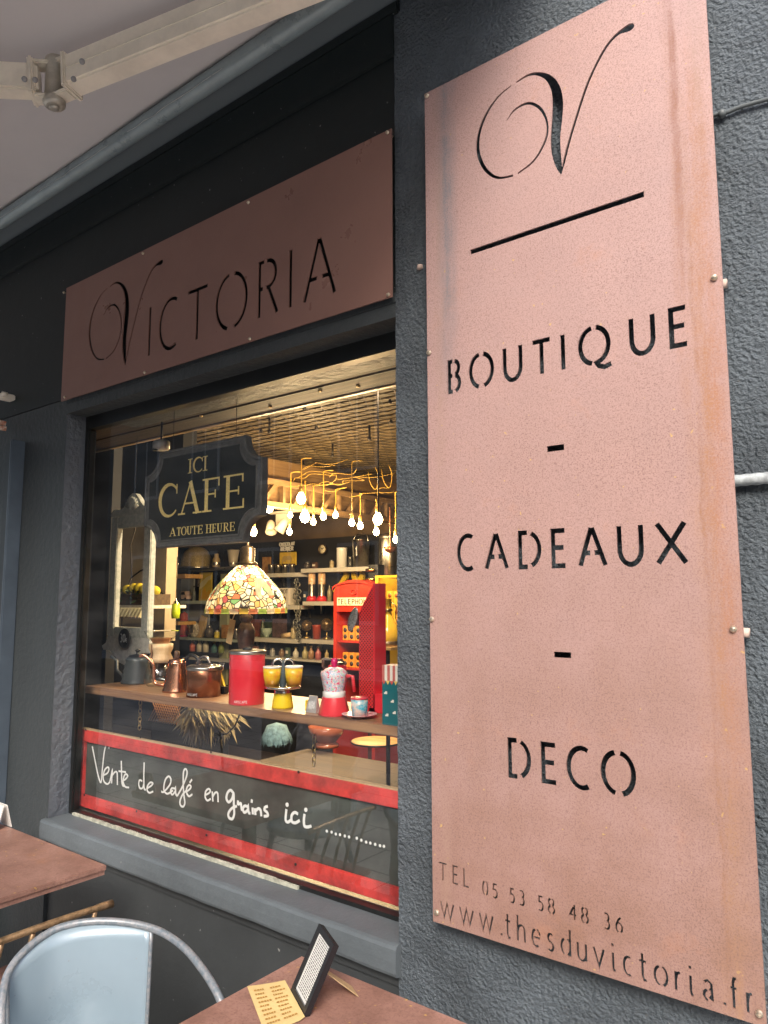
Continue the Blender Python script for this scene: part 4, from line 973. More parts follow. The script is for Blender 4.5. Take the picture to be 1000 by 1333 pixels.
# black kettle
w, m = base(178, 889, r=20)
t = lathe_item('kettle', 'dark slate grey ribbed kettle at the far left end of the shelf', 'kettle', w, m, [('body', [(0, 0), (20, 0)] + rib(20, 15, 2, 30, 8, -1.2) + [(13, 33), (0, 34)], mat('slate_enamel', (.05, .06, .065), .3)), ('lid', [(12, 34), (10, 36), (2, 37), (2, 40), (4, 42), (0, 44)], black_p)])
MB().tube([(-14 * m, -8 * m, 6 * m), (-24 * m, -14 * m, 16 * m), (-25 * m, -14 * m, 28 * m), (-33 * m, -18 * m, 34 * m)], 1.8 * m, 8).build('spout', mat('slate_enamel', (.05,) * 3), t)
MB().tube([(12 * m, 8 * m, 30 * m), (24 * m, 12 * m, 30 * m), (24 * m, 12 * m, 10 * m)], 2.4 * m, 8).build('handle', black_p, t)
# chemex
w, m = base(208, 893, r=20)
t = lathe_item('coffee_maker', 'hourglass glass pour-over coffee maker with pale wooden collar', 'coffee maker', w, m, [
 ('lower_bulb', [(0, 0), (15, 0), (20, 5), (21, 13), (17, 24), (11, 33)], clearg), ('wooden_collar', [(11, 30), (15, 31), (15.5, 36), (12.5, 42), (15.5, 48), (15.5, 54), (12, 55)], wood('maple', (.72, .5, .28), (.8, .6, .36), 2, 12)),
 ('upper_cone', [(12, 54), (22, 70), (22.5, 71)], clearg)])
MB().tube([(2 * m, -15 * m, 30 * m), (2 * m, -15.5 * m, 54 * m)], 1.3 * m, 6).build('leather_tie', mat('leather', (.2, .1, .05), .7), t)
MB().lathe([(0.5 * m, 40 * m), (15 * m, 62 * m), (15.5 * m, 62 * m)], (0, 0, 0), 20).build('metal_filter', mat('copper', (.8,) * 3), t)
# copper kettle
w, m = base(229, 900, r=17)
t = lathe_item('kettle', 'shiny copper beehive kettle beside the pour-over coffee maker', 'kettle', w, m, [('body', [(0, 0), (17.5, 0)] + rib(17.5, 12, 2, 36, 8, -1.4) + [(11, 39), (0, 39)], copper), ('lid', [(10.5, 39), (10, 41), (2, 42)], copper), ('lid_knob', [(2.5, 42), (3.5, 43), (3.5, 51), (2, 52)], wood('walnut', (.1, .05, .03), (.2, .1, .05), 2, 12))])
MB().tube(cat([(-12 * m, -10 * m, 8 * m), (-24 * m, -16 * m, 12 * m), (-25 * m, -18 * m, 34 * m), (-36 * m, -24 * m, 46 * m), (-42 * m, -28 * m, 45 * m)], 5), [2.2 * m] * 21, 8).build('gooseneck_spout', copper, t)
MB().tube(cat([(9 * m, 6 * m, 39 * m), (16 * m, 10 * m, 47 * m), (28 * m, 14 * m, 40 * m), (30 * m, 15 * m, 22 * m)], 5), 2.2 * m, 8).build('handle', black_p, t)
# brown canister
w, m = base(265, 906, r=22)
t = lathe_item('canister', 'short brown copper coffee canister with dark lid and bent handle', 'canister', w, m, [('body', [(0, 0), (22, 0), (22, 36), (21, 37)], dkcop), ('rim', [(22.6, 34), (23.2, 36), (22.6, 38.5), (20, 39)], steel), ('lid', [(20, 38), (19, 40), (0, 40.5)], mat('smoked_lid', (.06, .045, .04), .15))])
MB().tube(cat([(-9 * m, -4 * m, 40 * m), (-6 * m, -3 * m, 48 * m), (4 * m, 0, 50 * m), (10 * m, 2 * m, 41 * m)], 5), 1.9 * m, 8).build('lid_handle', mat('pewter', (.35, .3, .27), .3, .9), t)
def wrap_text(s, m, rad, h_px, z_px, parent, matl, ang0, wt=.0011, wide=.6):
    q, wd_ = text(s, h_px * m, wt, wide=wide); R_ = rad * m
    v, f = cdt(q, lambda o: len(o) > 0)
    vs = [((R_ + .0006) * math.cos(ang0 + (p.x - wd_ / 2) / R_), (R_ + .0006) * math.sin(ang0 + (p.x - wd_ / 2) / R_), z_px * m + p.y) for p in v]
    return MB().add(vs, f).build('lettering', matl, parent)
def cam_ang(w): return math.atan2(CAM[1] - w[1], CAM[0] - w[0])
white_i = mat('white_ink', (.8, .8, .78), .5)
wrap_text('AIRSCAPE', m, 22, 3.0, 2.5, t, white_i, cam_ang(w) - .75, .0009)
# red canister
w, m = base(321, 918, r=23)
t = lathe_item('canister', 'tall bright red coffee canister with steel rim in the middle of the shelf', 'canister', w, m, [('body', [(0, 0), (22.6, 0), (23, 1), (23, 64), (22.5, 65)], mat('red_lacquer', (.72, .03, .045), .3, coat=.4)), ('rim', [(23.4, 63.5), (24.2, 65), (24, 67.5), (22, 68.5), (0, 68)], steel), ('lid_knob', [(6, 68.5), (7, 70), (4, 72), (0, 72)], black_p)])
wrap_text('AIRSCAPE', m, 23, 3.1, 3, t, white_i, cam_ang(w) - .35, .0009)
# little yellow and black clock stand
w, m = base(289, 903)
t = thing('desk_gadget', 'small yellow wedge on a black base between the brown and red canisters', 'ornament', w)
MB().box((0, 0, 5 * m), (18 * m, 12 * m, 9 * m), bev=1.5 * m).build('black_base', black_p, t)
MB().prism([(-6 * m, 10 * m), (6 * m, 10 * m), (-4 * m, 30 * m)], -2 * m, 1 * m).build('yellow_wedge', mat('yellow_plastic', (.8, .55, .05), .4), t)
MB().tube([(1 * m, -3 * m, 28 * m), (5 * m, -3 * m, 32 * m), (6 * m, -3 * m, 38 * m), (1 * m, -3 * m, 40 * m), (0, -3 * m, 34 * m)], .8 * m, 6).build('wire_hook', chrome, t)

# tiffany lamp
w, m = base(319, 897)
glassm = bpy.data.materials.new('stained_glass'); glassm.use_nodes = True
n = glassm.node_tree.nodes; l = glassm.node_tree.links; b = n['Principled BSDF']
tc = n.new('ShaderNodeTexCoord')
v1 = n.new('ShaderNodeTexVoronoi'); v1.inputs['Scale'].default_value = 46; v2 = n.new('ShaderNodeTexVoronoi'); v2.feature = 'DISTANCE_TO_EDGE'; v2.inputs['Scale'].default_value = 46
l.new(tc.outputs['Object'], v1.inputs['Vector']); l.new(tc.outputs['Object'], v2.inputs['Vector'])
sep = n.new('ShaderNodeSeparateColor'); l.new(v1.outputs['Color'], sep.inputs[0])
cr = n.new('ShaderNodeValToRGB'); cr.color_ramp.interpolation = 'CONSTANT'
cols = [(0, (.80, .66, .42)), (.16, (.85, .82, .70)), (.36, (.70, .22, .12)), (.43, (.80, .48, .18)), (.52, (.85, .82, .72)), (.68, (.22, .50, .22)), (.75, (.82, .72, .38)), (.85, (.50, .12, .14)), (.90, (.68, .80, .76))]
e0 = cr.color_ramp.elements; e0[0].color = (*cols[0][1], 1); e0[1].position = cols[1][0]; e0[1].color = (*cols[1][1], 1)
for p_, c_ in cols[2:]:
    x_ = e0.new(p_); x_.color = (*c_, 1)
l.new(sep.outputs[0], cr.inputs[0])
mr = n.new('ShaderNodeMapRange'); mr.inputs[1].default_value = .05; mr.inputs[2].default_value = .09; l.new(v2.outputs['Distance'], mr.inputs[0])
mx = n.new('ShaderNodeMix'); mx.data_type = 'RGBA'; l.new(mr.outputs[0], mx.inputs[0]); mx.inputs[6].default_value = (.03, .025, .02, 1); l.new(cr.outputs[0], mx.inputs[7])
tl = n.new('ShaderNodeBsdfTranslucent'); l.new(mx.outputs[2], tl.inputs[0]); l.new(mx.outputs[2], b.inputs['Base Color']); b.inputs['Roughness'].default_value = .25
ms_ = n.new('ShaderNodeMixShader'); ms_.inputs[0].default_value = .65; l.new(b.outputs[0], ms_.inputs[1]); l.new(tl.outputs[0], ms_.inputs[2]); l.new(ms_.outputs[0], n['Material Output'].inputs[0])
tf = thing('stained_glass_lamp', 'stained glass table lamp with dark baluster foot behind the red canister', 'lamp', w)
bronze = mat('dark_bronze', (.09, .06, .05), .35, .5, var=.25, vscale=60)
zb = 100; kk_ = m
MB().lathe([(0, 0), (22 * m, 0), (24 * m, 3 * m), (14 * m, 9 * m), (6 * m, 14 * m), (5 * m, 36 * m), (7 * m, 42 * m), (11 * m, 62 * m), (12.5 * m, 74 * m), (8 * m, 84 * m), (6 * m, 86 * m), (8.5 * m, 90 * m), (8.5 * m, 94 * m), (5 * m, 96 * m), (5 * m, 112 * m)]).build('lamp_foot', bronze, tf)
sh_ = MB().lathe([(53 * m, 100 * m), (52.6 * m, 107 * m), (51 * m, 114 * m), (46.5 * m, 122 * m), (39 * m, 132 * m), (30 * m, 143 * m), (20 * m, 154 * m), (12 * m, 161 * m)], (0, 0, 0), 28, False, cap=False); sh_.build('lamp_shade', glassm, tf)
rimq = MB()
for k in range(28):
    pass
cols_t = [mat('border_glass_%s' % 'abcde'[k], c, .3) for k, c in enumerate(((.75, .55, .10), (.75, .65, .45), (.35, .5, .12), (.65, .25, .12), (.60, .66, .42)))]
for c_ in cols_t:
    nt_ = c_.node_tree; tl = nt_.nodes.new('ShaderNodeBsdfTranslucent'); tl.inputs[0].default_value = nt_.nodes['Principled BSDF'].inputs['Base Color'].default_value[:]
    q_ = nt_.nodes.new('ShaderNodeMixShader'); q_.inputs[0].default_value = .6; nt_.links.new(nt_.nodes['Principled BSDF'].outputs[0], q_.inputs[1]); nt_.links.new(tl.outputs[0], q_.inputs[2]); nt_.links.new(q_.outputs[0], nt_.nodes['Material Output'].inputs[0])
for k in range(28):
    a0, a1 = 2 * PI * k / 28, 2 * PI * (k + .93) / 28; r_ = 53.6 * m
    MB().add([(r_ * math.cos(a0), r_ * math.sin(a0), 98 * m), (r_ * math.cos(a1), r_ * math.sin(a1), 98 * m), (r_ * math.cos(a1), r_ * math.sin(a1), 104.5 * m), (r_ * math.cos(a0), r_ * math.sin(a0), 104.5 * m)], [(0, 1, 2, 3)]).build('border_pane', cols_t[k * 7 % 4], tf)
# large tulip-like pale panels on the shade
for a_ in (-1.95, -.2, 1.2, 2.6, -3.4):
    aa = a_; vs_ = []
    for (r_, z_) in ((47.5, 121), (39.5, 132), (30.5, 143)):
        for da in (-.28, .28):
            k_ = 1.0 if z_ < 140 else .55; vs_.append(((r_ + 1) * m * math.cos(aa + da * k_), (r_ + 1) * m * math.sin(aa + da * k_), z_ * m))
    MB().add(vs_, [(0, 1, 3, 2), (2, 3, 5, 4)]).build('large_pane', cols_t[4], tf)
MB().lathe([(13 * m, 160 * m), (14 * m, 163 * m), (12.5 * m, 165 * m), (10 * m, 166 * m), (10 * m, 183 * m), (6 * m, 186 * m), (2 * m, 187 * m), (2 * m, 192 * m), (0, 194 * m)]).build('finial_cap', mat('aged_brass', (.22, .15, .08), .35, .8, var=.3, vscale=80), tf)
MB().ball((0, 0, 125 * m), 9 * m, 12).build('bulb', mat('lamp_bulb_glow', (1, .9, .7), .5, emis=(1, .78, .45), es=5), tf)
tgm = MB().box((0, 0, 0), (11 * m, .6 * m, 32 * m), ry=.22); tgm.xf(Matrix.Translation((-15 * m, -13 * m, 74 * m)))
tgm.build('price_tag', mat('kraft_tag', (.5, .36, .18), .8, var=.1), tf)
MB().tube([(-12 * m, -13 * m, 90 * m), (-10 * m, -11 * m, 97 * m), (-6 * m, -6 * m, 100 * m)], .8 * m, 5).build('tag_string', mat('string', (.7, .6, .4), .8), tf)
def point_light(name, loc, e, col=(1, .74, .42), r=.03, parent=None):
    ld = bpy.data.lights.new(name, 'POINT'); ld.energy = e; ld.color = col; ld.shadow_soft_size = r
    o = bpy.data.objects.new(name, ld); COL.objects.link(o); o.location = Vector([float(x) for x in loc])
    if parent: o.parent = parent
    return o
point_light('lamp_light', (0, 0, 140 * m), 1.3, r=.02, parent=tf)

# yellow mini espresso maker with cups
w, m = base(368, 921, r=14)
t = lathe_item('espresso_maker', 'yellow two spout stovetop espresso maker carrying two yellow cups', 'coffee maker', w, m, [('base', [(0, 0), (14, 0), (14, 2), (11.5, 17), (11, 19)], mat('yellow_enamel', (.85, .62, .02), .3)), ('steel_band', [(11, 19), (11, 24), (9, 24.5)], chrome), ('cup_plate', [(0, 25), (23, 25), (24, 27), (23, 28), (0, 28)], chrome), ('spout_column', [(4.5, 28), (4, 45), (2.5, 52), (1.5, 60)], mat('grey_handle', (.06, .08, .09), .35))])
ca = cam_ang(w) + PI / 2; dx, dy = math.cos(ca), math.sin(ca)
for s_ in (-1, 1):
    MB().tube(cat([(0, 0, 56 * m), (s_ * dx * 3 * m, s_ * dy * 3 * m, 61 * m), (s_ * dx * 8 * m, s_ * dy * 8 * m, 62 * m), (s_ * dx * 13 * m, s_ * dy * 13 * m, 58 * m), (s_ * dx * 13.5 * m, s_ * dy * 13.5 * m, 52 * m)], 4), 1.3 * m, 8).build('spout', chrome, t)
ycup = mat('yellow_cup', (.85, .62, .02), .3, col2=(.80, .30, .03), vscale=30)
for s_, lab in ((-1, 'yellow patterned espresso cup on the left of the yellow coffee maker'), (1, 'yellow patterned espresso cup on the right of the yellow coffee maker')):
    w2 = (w[0] + s_ * dx * 14 * m, w[1] + s_ * dy * 14 * m, w[2] + 28 * m)
    tt = lathe_item('espresso_cup', lab, 'cup', w2, m, [('cup_body', [(0, 0), (9, 0), (11, 12), (11.8, 23), (10.8, 23), (9, 3), (0, 2)], ycup), ('rim', [(11.2, 22.6), (12.2, 23), (12.2, 25), (11, 25.2)], mat('white_china', (.8, .79, .76), .2))], group='yellow cups')
# red tin and its silver hooks, small bag
w, m = base(417, 922)
w = np.array(w) + np.array([0.02, .06, 0]); 
t = thing('coffee_tin', 'dark red square tin with silver lettering behind the patterned moka pot', 'tin', w)
MB().box((0, 0, 27 * m), (22 * m, 14 * m, 54 * m), bev=1 * m).build('tin_body', mat('crimson', (.55, .02, .05), .35), t)
MB().box((0, 0, 56 * m), (16 * m, 11 * m, 4 * m), bev=1 * m).build('tin_cap', steel, t)
tq, tw = text('ATP', 4 * m, .5 * m)
MB().tube([(-4 * m, -7.3 * m, 22 * m), (-5 * m, -7.3 * m, 30 * m), (-2 * m, -7.3 * m, 38 * m), (2 * m, -7.3 * m, 44 * m)], 1.3 * m, 5).build('silver_figure', mat('silver_ink', (.6, .6, .6), .4), t)
MB().box((1 * m, -7.2 * m, 10 * m), (14 * m, .4 * m, 3 * m)).build('silver_text_bar', mat('silver_ink', (.6,) * 3), t)
w, m = base(423, 905); w = np.array(w) + np.array([.02, .02, 0])
t = thing('chrome_holder', 'chrome and black capsule holder standing behind the red tin', 'holder', w)
MB().box((0, 0, 40 * m), (34 * m, 10 * m, 14 * m), bev=2 * m).build('holder_head', chrome, t)
MB().box((0, -5.2 * m, 40 * m), (20 * m, 1 * m, 9 * m), bev=.4 * m).build('holder_window', black_p, t)
MB().box((0, 0, 17 * m), (6 * m, 6 * m, 34 * m)).build('holder_post', black_p, t)
w, m = base(408, 927)
t = thing('coffee_bag', 'small silver bag with a printed label left of the moka pot', 'bag', w)
MB().add([(-9 * m, -5 * m, 0), (9 * m, -5 * m, 0), (9 * m, 5 * m, 0), (-9 * m, 5 * m, 0), (-7 * m, -.5 * m, 21 * m), (7 * m, -.5 * m, 21 * m), (7 * m, .5 * m, 21 * m), (-7 * m, .5 * m, 21 * m)], [(0, 3, 2, 1), (0, 1, 5, 4), (1, 2, 6, 5), (2, 3, 7, 6), (3, 0, 4, 7), (4, 5, 6, 7)]).build('bag_body', mat('silver_foil', (.65, .64, .62), .35, .6, bump=.5, bscale=200), t)
lb = MB().box((0, 0, 0), (10 * m, .4 * m, 10 * m), rx=-.21); lb.xf(Matrix.Translation((0, -3.4 * m, 9 * m))); lb.build('bag_label', mat('label_grey', (.3, .3, .3), .5, col2=(.8, .8, .78), vscale=300), t)
MB().box((-10.5 * m, -1 * m, 8 * m), (3 * m, 6 * m, 14 * m), bev=1 * m).build('yellow_side', mat('yellow_plastic', (.8, .55, .05), .4), t)
# moka pot
w, m = base(435, 932, r=20)
paint = mat('painted_pattern', (.80, .10, .25), .35, col2=(.15, .45, .75), vscale=120)
nt_ = paint.node_tree; cr_ = [x for x in nt_.nodes if x.type == 'VALTORGB'][0].color_ramp; cr_.interpolation = 'CONSTANT'
cr_.elements[0].color = (.75, .06, .18, 1); cr_.elements[0].position = 0; cr_.elements[1].position = .44; cr_.elements[1].color = (.85, .8, .75, 1)
for p_, c_ in ((.52, (.1, .25, .65)), (.56, (.8, .78, .72)), (.6, (.2, .6, .35)), (.64, (.85, .55, .05))):
    x_ = cr_.elements.new(p_); x_.color = (*c_, 1)
t = lathe_item('moka_pot', 'moka pot with red base and multicoloured painted top', 'coffee maker', w, m, [('red_base', [(0, 0), (20.5, 0), (20.5, 2), (16, 21), (15.5, 23)], mat('red_lacquer', (.7,) * 3)), ('white_collar', [(14.5, 23), (15, 24), (15, 30), (14, 30.5)], mat('white_china', (.8,) * 3)), ('painted_body', [(13.5, 30.5), (17.5, 50), (18, 54), (15, 56)], paint), ('painted_lid', [(17.5, 54), (12, 59), (5, 61), (0, 61.5)], paint), ('lid_knob', [(3.5, 61), (3, 63), (4.5, 66), (4, 72), (0, 73)], mat('magenta_knob', (.6, .01, .12), .25))], seg=8)
MB().tube([(16 * m, 6 * m, 50 * m), (24 * m, 9 * m, 50 * m), (26 * m, 10 * m, 30 * m)], 2.5 * m, 8).build('handle', mat('red_lacquer', (.7,) * 3), t)
MB().prism([(-17 * m, 46 * m), (-21 * m, 55 * m), (-16 * m, 55 * m)], -3 * m, 3 * m).build('spout', paint, t)
# cup and saucer
w, m = base(468, 938, r=23)
tag(MB().lathe([(0, 0), (9 * m, 0), (10 * m, 1 * m), (22 * m, 4.5 * m), (23.5 * m, 5.5 * m), (22 * m, 5.6 * m), (10 * m, 2.2 * m), (0, 2 * m)]).build('saucer', mat('saucer_china', (.8, .78, .75), .2, col2=(.7, .15, .2), vscale=60), None, w), 'patterned saucer at the front edge of the shelf under a turquoise cup', 'saucer')
blue_p = mat('turquoise_pattern', (.03, .4, .55), .3, col2=(.75, .6, .5), vscale=55)
w2 = np.array(w) + np.array([0, 0, 2.3 * m])
t = lathe_item('espresso_cup', 'turquoise decorated espresso cup standing on its saucer', 'cup', w2, m, [('cup_body', [(0, 0), (10, 0), (10.8, 12), (11.3, 23), (10.2, 23), (9.5, 3), (0, 2)], blue_p), ('rim', [(10.8, 21.5), (11.8, 22), (11.8, 24), (10.6, 24.3)], mat('red_band', (.6, .05, .08), .3))])
# tall red perforated stand
perf = bpy.data.materials.new('red_perforated_metal'); perf.use_nodes = True
n = perf.node_tree.nodes; l = perf.node_tree.links; b = n['Principled BSDF']; tc = n.new('ShaderNodeTexCoord'); mp = n.new('ShaderNodeMapping'); mp.inputs['Rotation'].default_value = (0, PI / 4, 0); l.new(tc.outputs['Object'], mp.inputs[0])
ck = n.new('ShaderNodeTexVoronoi'); ck.inputs['Scale'].default_value = 120; ck.inputs['Randomness'].default_value = 0; l.new(mp.outputs[0], ck.inputs['Vector'])
mr = n.new('ShaderNodeMapRange'); mr.inputs[1].default_value = .36; mr.inputs[2].default_value = .44; l.new(ck.outputs['Distance'], mr.inputs[0])
mx = n.new('ShaderNodeMix'); mx.data_type = 'RGBA'; l.new(mr.outputs[0], mx.inputs[0]); mx.inputs[6].default_value = (.10, .008, .008, 1); mx.inputs[7].default_value = (.68, .035, .04, 1); l.new(mx.outputs[2], b.inputs['Base Color']); b.inputs['Roughness'].default_value = .3
bp = n.new('ShaderNodeBump'); bp.inputs['Distance'].default_value = .002; l.new(mr.outputs[0], bp.inputs['Height']); l.new(bp.outputs[0], b.inputs['Normal'])
redm = mat('red_lacquer', (.7,) * 3)
w, m = base(472, 928); w = np.array(w) + np.array([0, .05, 0]); m = mpp(w)
t = thing('red_stand', 'tall red perforated metal stand with slanted top near the right of the window', 'display stand', w)
hw_ = 13 * m; dp = 12 * m
MB().prism([(-hw_, 0), (hw_, 0), (hw_, 165 * m), (hw_ * .9, 165 * m), (-hw_, 128 * m)], -dp, dp).build('body', redm, t)
MB().prism([(-hw_ + 1 * m, 6 * m), (hw_ - 1.5 * m, 6 * m), (hw_ - 1.5 * m, 160 * m), (-hw_ + 1 * m, 126 * m)], -dp - .9 * m, -dp - .1 * m).build('perforated_panel', perf, t)
ov = MB().lathe([(0, 0), (16 * m, 0), (17 * m, .8 * m), (16 * m, 1.6 * m), (0, 1.6 * m)], (0, 0, 0), 28, sx=.42); ov.xf(Matrix.Translation((-hw_ - 6 * m, -dp - 5 * m, 118 * m)) @ Matrix.Rotation(math.radians(22), 4, 'Y') @ Matrix.Rotation(PI / 2, 4, 'X'))
ov.build('oval_plate', mat('etched_steel', (.35, .33, .3), .35, .8, var=.4, vscale=180), t)
MB().box((20 * m, 2 * m, 12 * m), (34 * m, 28 * m, 24 * m), bev=1 * m).build('foot_box', redm, t)
# teal box
w, m = base(512, 942)
w = np.array(PZ(514, 943, ZT)); w[1] = max(w[1], .19)
t = thing('teal_box', 'teal gift box with striped top at the right end of the shelf', 'box', w)
MB().box((0, 0, 28 * m), (26 * m, 20 * m, 56 * m), bev=.5 * m).build('box_body', mat('teal_card', (.01, .12, .14), .4), t)
for k in range(6): MB().box((-10.8 * m + k * 4.3 * m, 0, 66 * m), (4.2 * m, 20 * m, 19.8 * m)).build('stripe', mat('cream_card', (.75, .7, .62), .5) if k % 2 else mat('dusty_red_card', (.5, .12, .1), .5), t)
for k in range(4): MB().prism([((-9.7 + k * 6.4) * m - 3 * m, 56 * m), ((-9.7 + k * 6.4) * m + 3 * m, 56 * m), ((-9.7 + k * 6.4) * m, 51 * m)], -10.4 * m, -10.1 * m).build('pennant', [mat('pennant_red', (.6, .08, .06), .5), mat('pennant_gold', (.7, .5, .12), .5)][k % 2], t)
for (x_, z_) in ((-7, 40), (4, 30), (-5, 12), (7, 16)):
    MB().box((x_ * m, -10.2 * m, z_ * m), (5 * m, .3 * m, 2 * m)).box((x_ * m + 1 * m, -10.35 * m, z_ * m + 1 * m), (3 * m, .3 * m, 3 * m)).build('cloud_print', mat('cream_card', (.7,) * 3), t)
# oil carafe behind
w = P(505, 845, .85); m = mpp(w)
t = thing('carafe_table', 'dark stand under the golden glass carafe at the right', 'stand', (w[0], w[1], .1))
MB().b2((-.006, -.006, 0), (.006, .006, w[2] - .1)).build('stand_body', black_p, t); MB().b2((-.06, -.06, w[2] - .1 + .0005), (.06, .06, w[2] - .1 + .012)).build('stand_top', wood('honey_wood', (.45, .25, .08), (.6, .38, .15), 0, 4), t)
w = (w[0], w[1], w[2] + .013)
t = lathe_item('carafe', 'golden glass carafe with long neck near the right side of the window', 'carafe', w, m, [('glass_body', [(0, 0), (13, 0), (15, 6), (15, 14), (12, 26), (6, 38), (5, 44), (5, 60), (6, 61)], mat('amber_glass', (.75, .45, .04), .12, coat=.5)), ('band', [(14, -1), (15.6, 0), (15.6, 6), (14, 7)], mat('aged_brass', (.2,) * 3)), ('neck_ring', [(5.5, 44), (6.5, 46), (5.5, 48)], brass)])
MB().tube(cat([(5 * m, 2 * m, 56 * m), (11 * m, 4 * m, 50 * m), (10 * m, 4 * m, 36 * m), (15 * m, 6 * m, 20 * m)], 4), .9 * m, 6).build('handle', brass, t)

# ================================================================== MIRROR FRAME, PRICE DISC AND WHAT SHOWS THROUGH IT
YM = .52
x0, x1 = P(146, 760, YM)[0], P(199, 760, YM)[0]; zt = P(170, 672, YM)[2]; zb_ = P(168, 829, YM)[2]
L = ((x0 + x1) / 2, YM, zb_)
old = mat('distressed_cream', (.70, .74, .63), .75, var=.2, vscale=60, bump=.3, bscale=90, col2=(.80, .78, .68))
mf = thing('mirror_frame', 'distressed cream mirror frame with shell crest hanging at the left of the window', 'frame', L)
fw = (x1 - x0) * .17
for a, c_ in (((x0, zb_), (x0 + fw, zt)), ((x1 - fw, zb_), (x1, zt)), ((x0 + fw + .0005, zt - fw), (x1 - fw - .0005, zt)), ((x0 + fw + .0005, zb_), (x1 - fw - .0005, zb_ + fw * .8))):
    loc_build(MB().b2((a[0], YM - .018, a[1]), (c_[0], YM + .012, c_[1]), bev=.004), 'frame_rail', old, mf, L)
W_ = x1 - x0
crest = [(x0 + W_ * a, zt + W_ * b_ * .76) for a, b_ in ((.0, .005), (-.02, .05), (.0, .11), (.05, .15), (.12, .15), (.22, .13), (.30, .17), (.36, .27), (.42, .37), (.5, .42), (.58, .41), (.66, .33), (.73, .22), (.82, .14), (.92, .15), (1.0, .13), (1.03, .07), (1.0, .005))]
loc_build(MB().prism(crest, YM - .016, YM + .008), 'crest', old, mf, L)
shl = MB()
for k in range(9):
    a = math.radians(20 + k * 17.5); c = (x0 + W_ * .52, zt + W_ * .07)
    shl.tube([(c[0], YM - .018, c[1]), (c[0] + math.cos(a) * W_ * .17, YM - .02, c[1] + math.sin(a) * W_ * .20)], [.002, .006], 6)
o = loc_build(shl, 'shell_carving', old, mf, L); o['kind'] = 'stuff'
apron = [(x0 + W_ * a, zb_ - W_ * b_ * .72) for a, b_ in ((0, .0), (-.05, .14), (-.14, .2), (-.1, .28), (.08, .28), (.22, .4), (.3, .5), (.5, .56), (.7, .5), (.78, .4), (.92, .28), (1.1, .28), (1.14, .2), (1.05, .14), (1.0, .0))]
loc_build(MB().prism(apron, YM - .012, YM + .012), 'lower_ornament', mat('worn_cream', (.78, .76, .68), .7, var=.15, vscale=50), mf, L)
loc_build(MB().tube([((x0 + x1) / 2, YM, zt + W_ * .4), ((x0 + x1) / 2, YM, 2.6)], .0015, 5), 'hanging_wire', mat('black_wire', (.02,) * 3), mf, L)
w = P(163, 831, YM - .03); L = tuple(w); m = mpp(w)
pd = thing('price_disc', 'round black price disc marked 30 euros on the mirror frame', 'price tag', L)
dk = MB().lathe([(0, 0), (12.3 * m, 0), (12.8 * m, 1 * m), (12.3 * m, 2 * m), (0, 2 * m)]); dk.xf(Matrix.Rotation(PI / 2, 4, 'X')); dk.build('disc', black_p, pd)
q, wd_ = text('30', 10 * m, 1.5 * m); q = [[(p[0] * .8 - wd_ * .55, p[1] - 4.5 * m) for p in s_] for s_ in q]
for st in ([arc(.6, .5, .5, .5, 60, 300, 8)], [[(0, .6), (.8, .6)]], [[(0, .4), (.8, .4)]]):
    for s_ in st: q += ribbon([(wd_ * .3 + p[0] * 4 * m, -4.5 * m + p[1] * 5 * m) for p in s_], .7 * m)
text_mesh(MB(), q, -2.2 * m, .3 * m).build('numerals', white_i, pd)
# things behind the mirror
struct('partition', MB().b2((P(100, 700, .62)[0], .62, .1), (P(144, 700, .62)[0], .67, 2.6)), mat('black_wall', (.012,) * 3))
YW = 1.9
struct('cream_partition', MB().b2((P(153, 760, YW)[0], YW, P(200, 834, YW)[2]), (P(216, 760, YW)[0], YW + .1, P(175, 666, YW)[2])), plaster('cream_brick', (.50, .42, .30), .5, 14, .01))
struct('dark_bulkhead', MB().b2((-9, 1.2, P(200, 655, 1.2)[2]), (P(238, 600, 1.2)[0], 1.3, 2.6)), mat('black_wall', (.012,) * 3))
bw = P(148, 600, 1.18)
tag(MB().box((0, 0, 0), (8 * mpp(bw), .03, 70 * mpp(bw))).box((0, 0, -38 * mpp(bw)), (15 * mpp(bw), .05, 5 * mpp(bw))).build('bracket_and_reflection', mat('grey_reflection', (.25, .25, .24), .5), None, bw), 'grey vertical reflection built as a bar on the dark wall above the mirror frame', 'bracket')  # grey reflection in the window, built as a solid bar with a foot
pk = P(210, 580, .35); m = mpp(pk)
t = thing('white_sensor', 'round white sensor housing just left above the cafe board', 'sensor', pk)
MB().lathe([(0, -6 * m), (10 * m, -6 * m), (12.5 * m, -4 * m), (12.5 * m, 4 * m), (11 * m, 6 * m), (0, 6 * m)], sy=.8).build('housing', mat('white_plastic', (.6, .58, .54), .4), t)
MB().box((-2 * m, -8 * m, -7 * m), (8 * m, 4 * m, 1.5 * m)).build('vent', black_p, t)
MB().tube([(0, 0, 6 * m), (0, 0, 2.33 - pk[2])], 1.5 * m, 6).build('mount_stem', black_p, t)
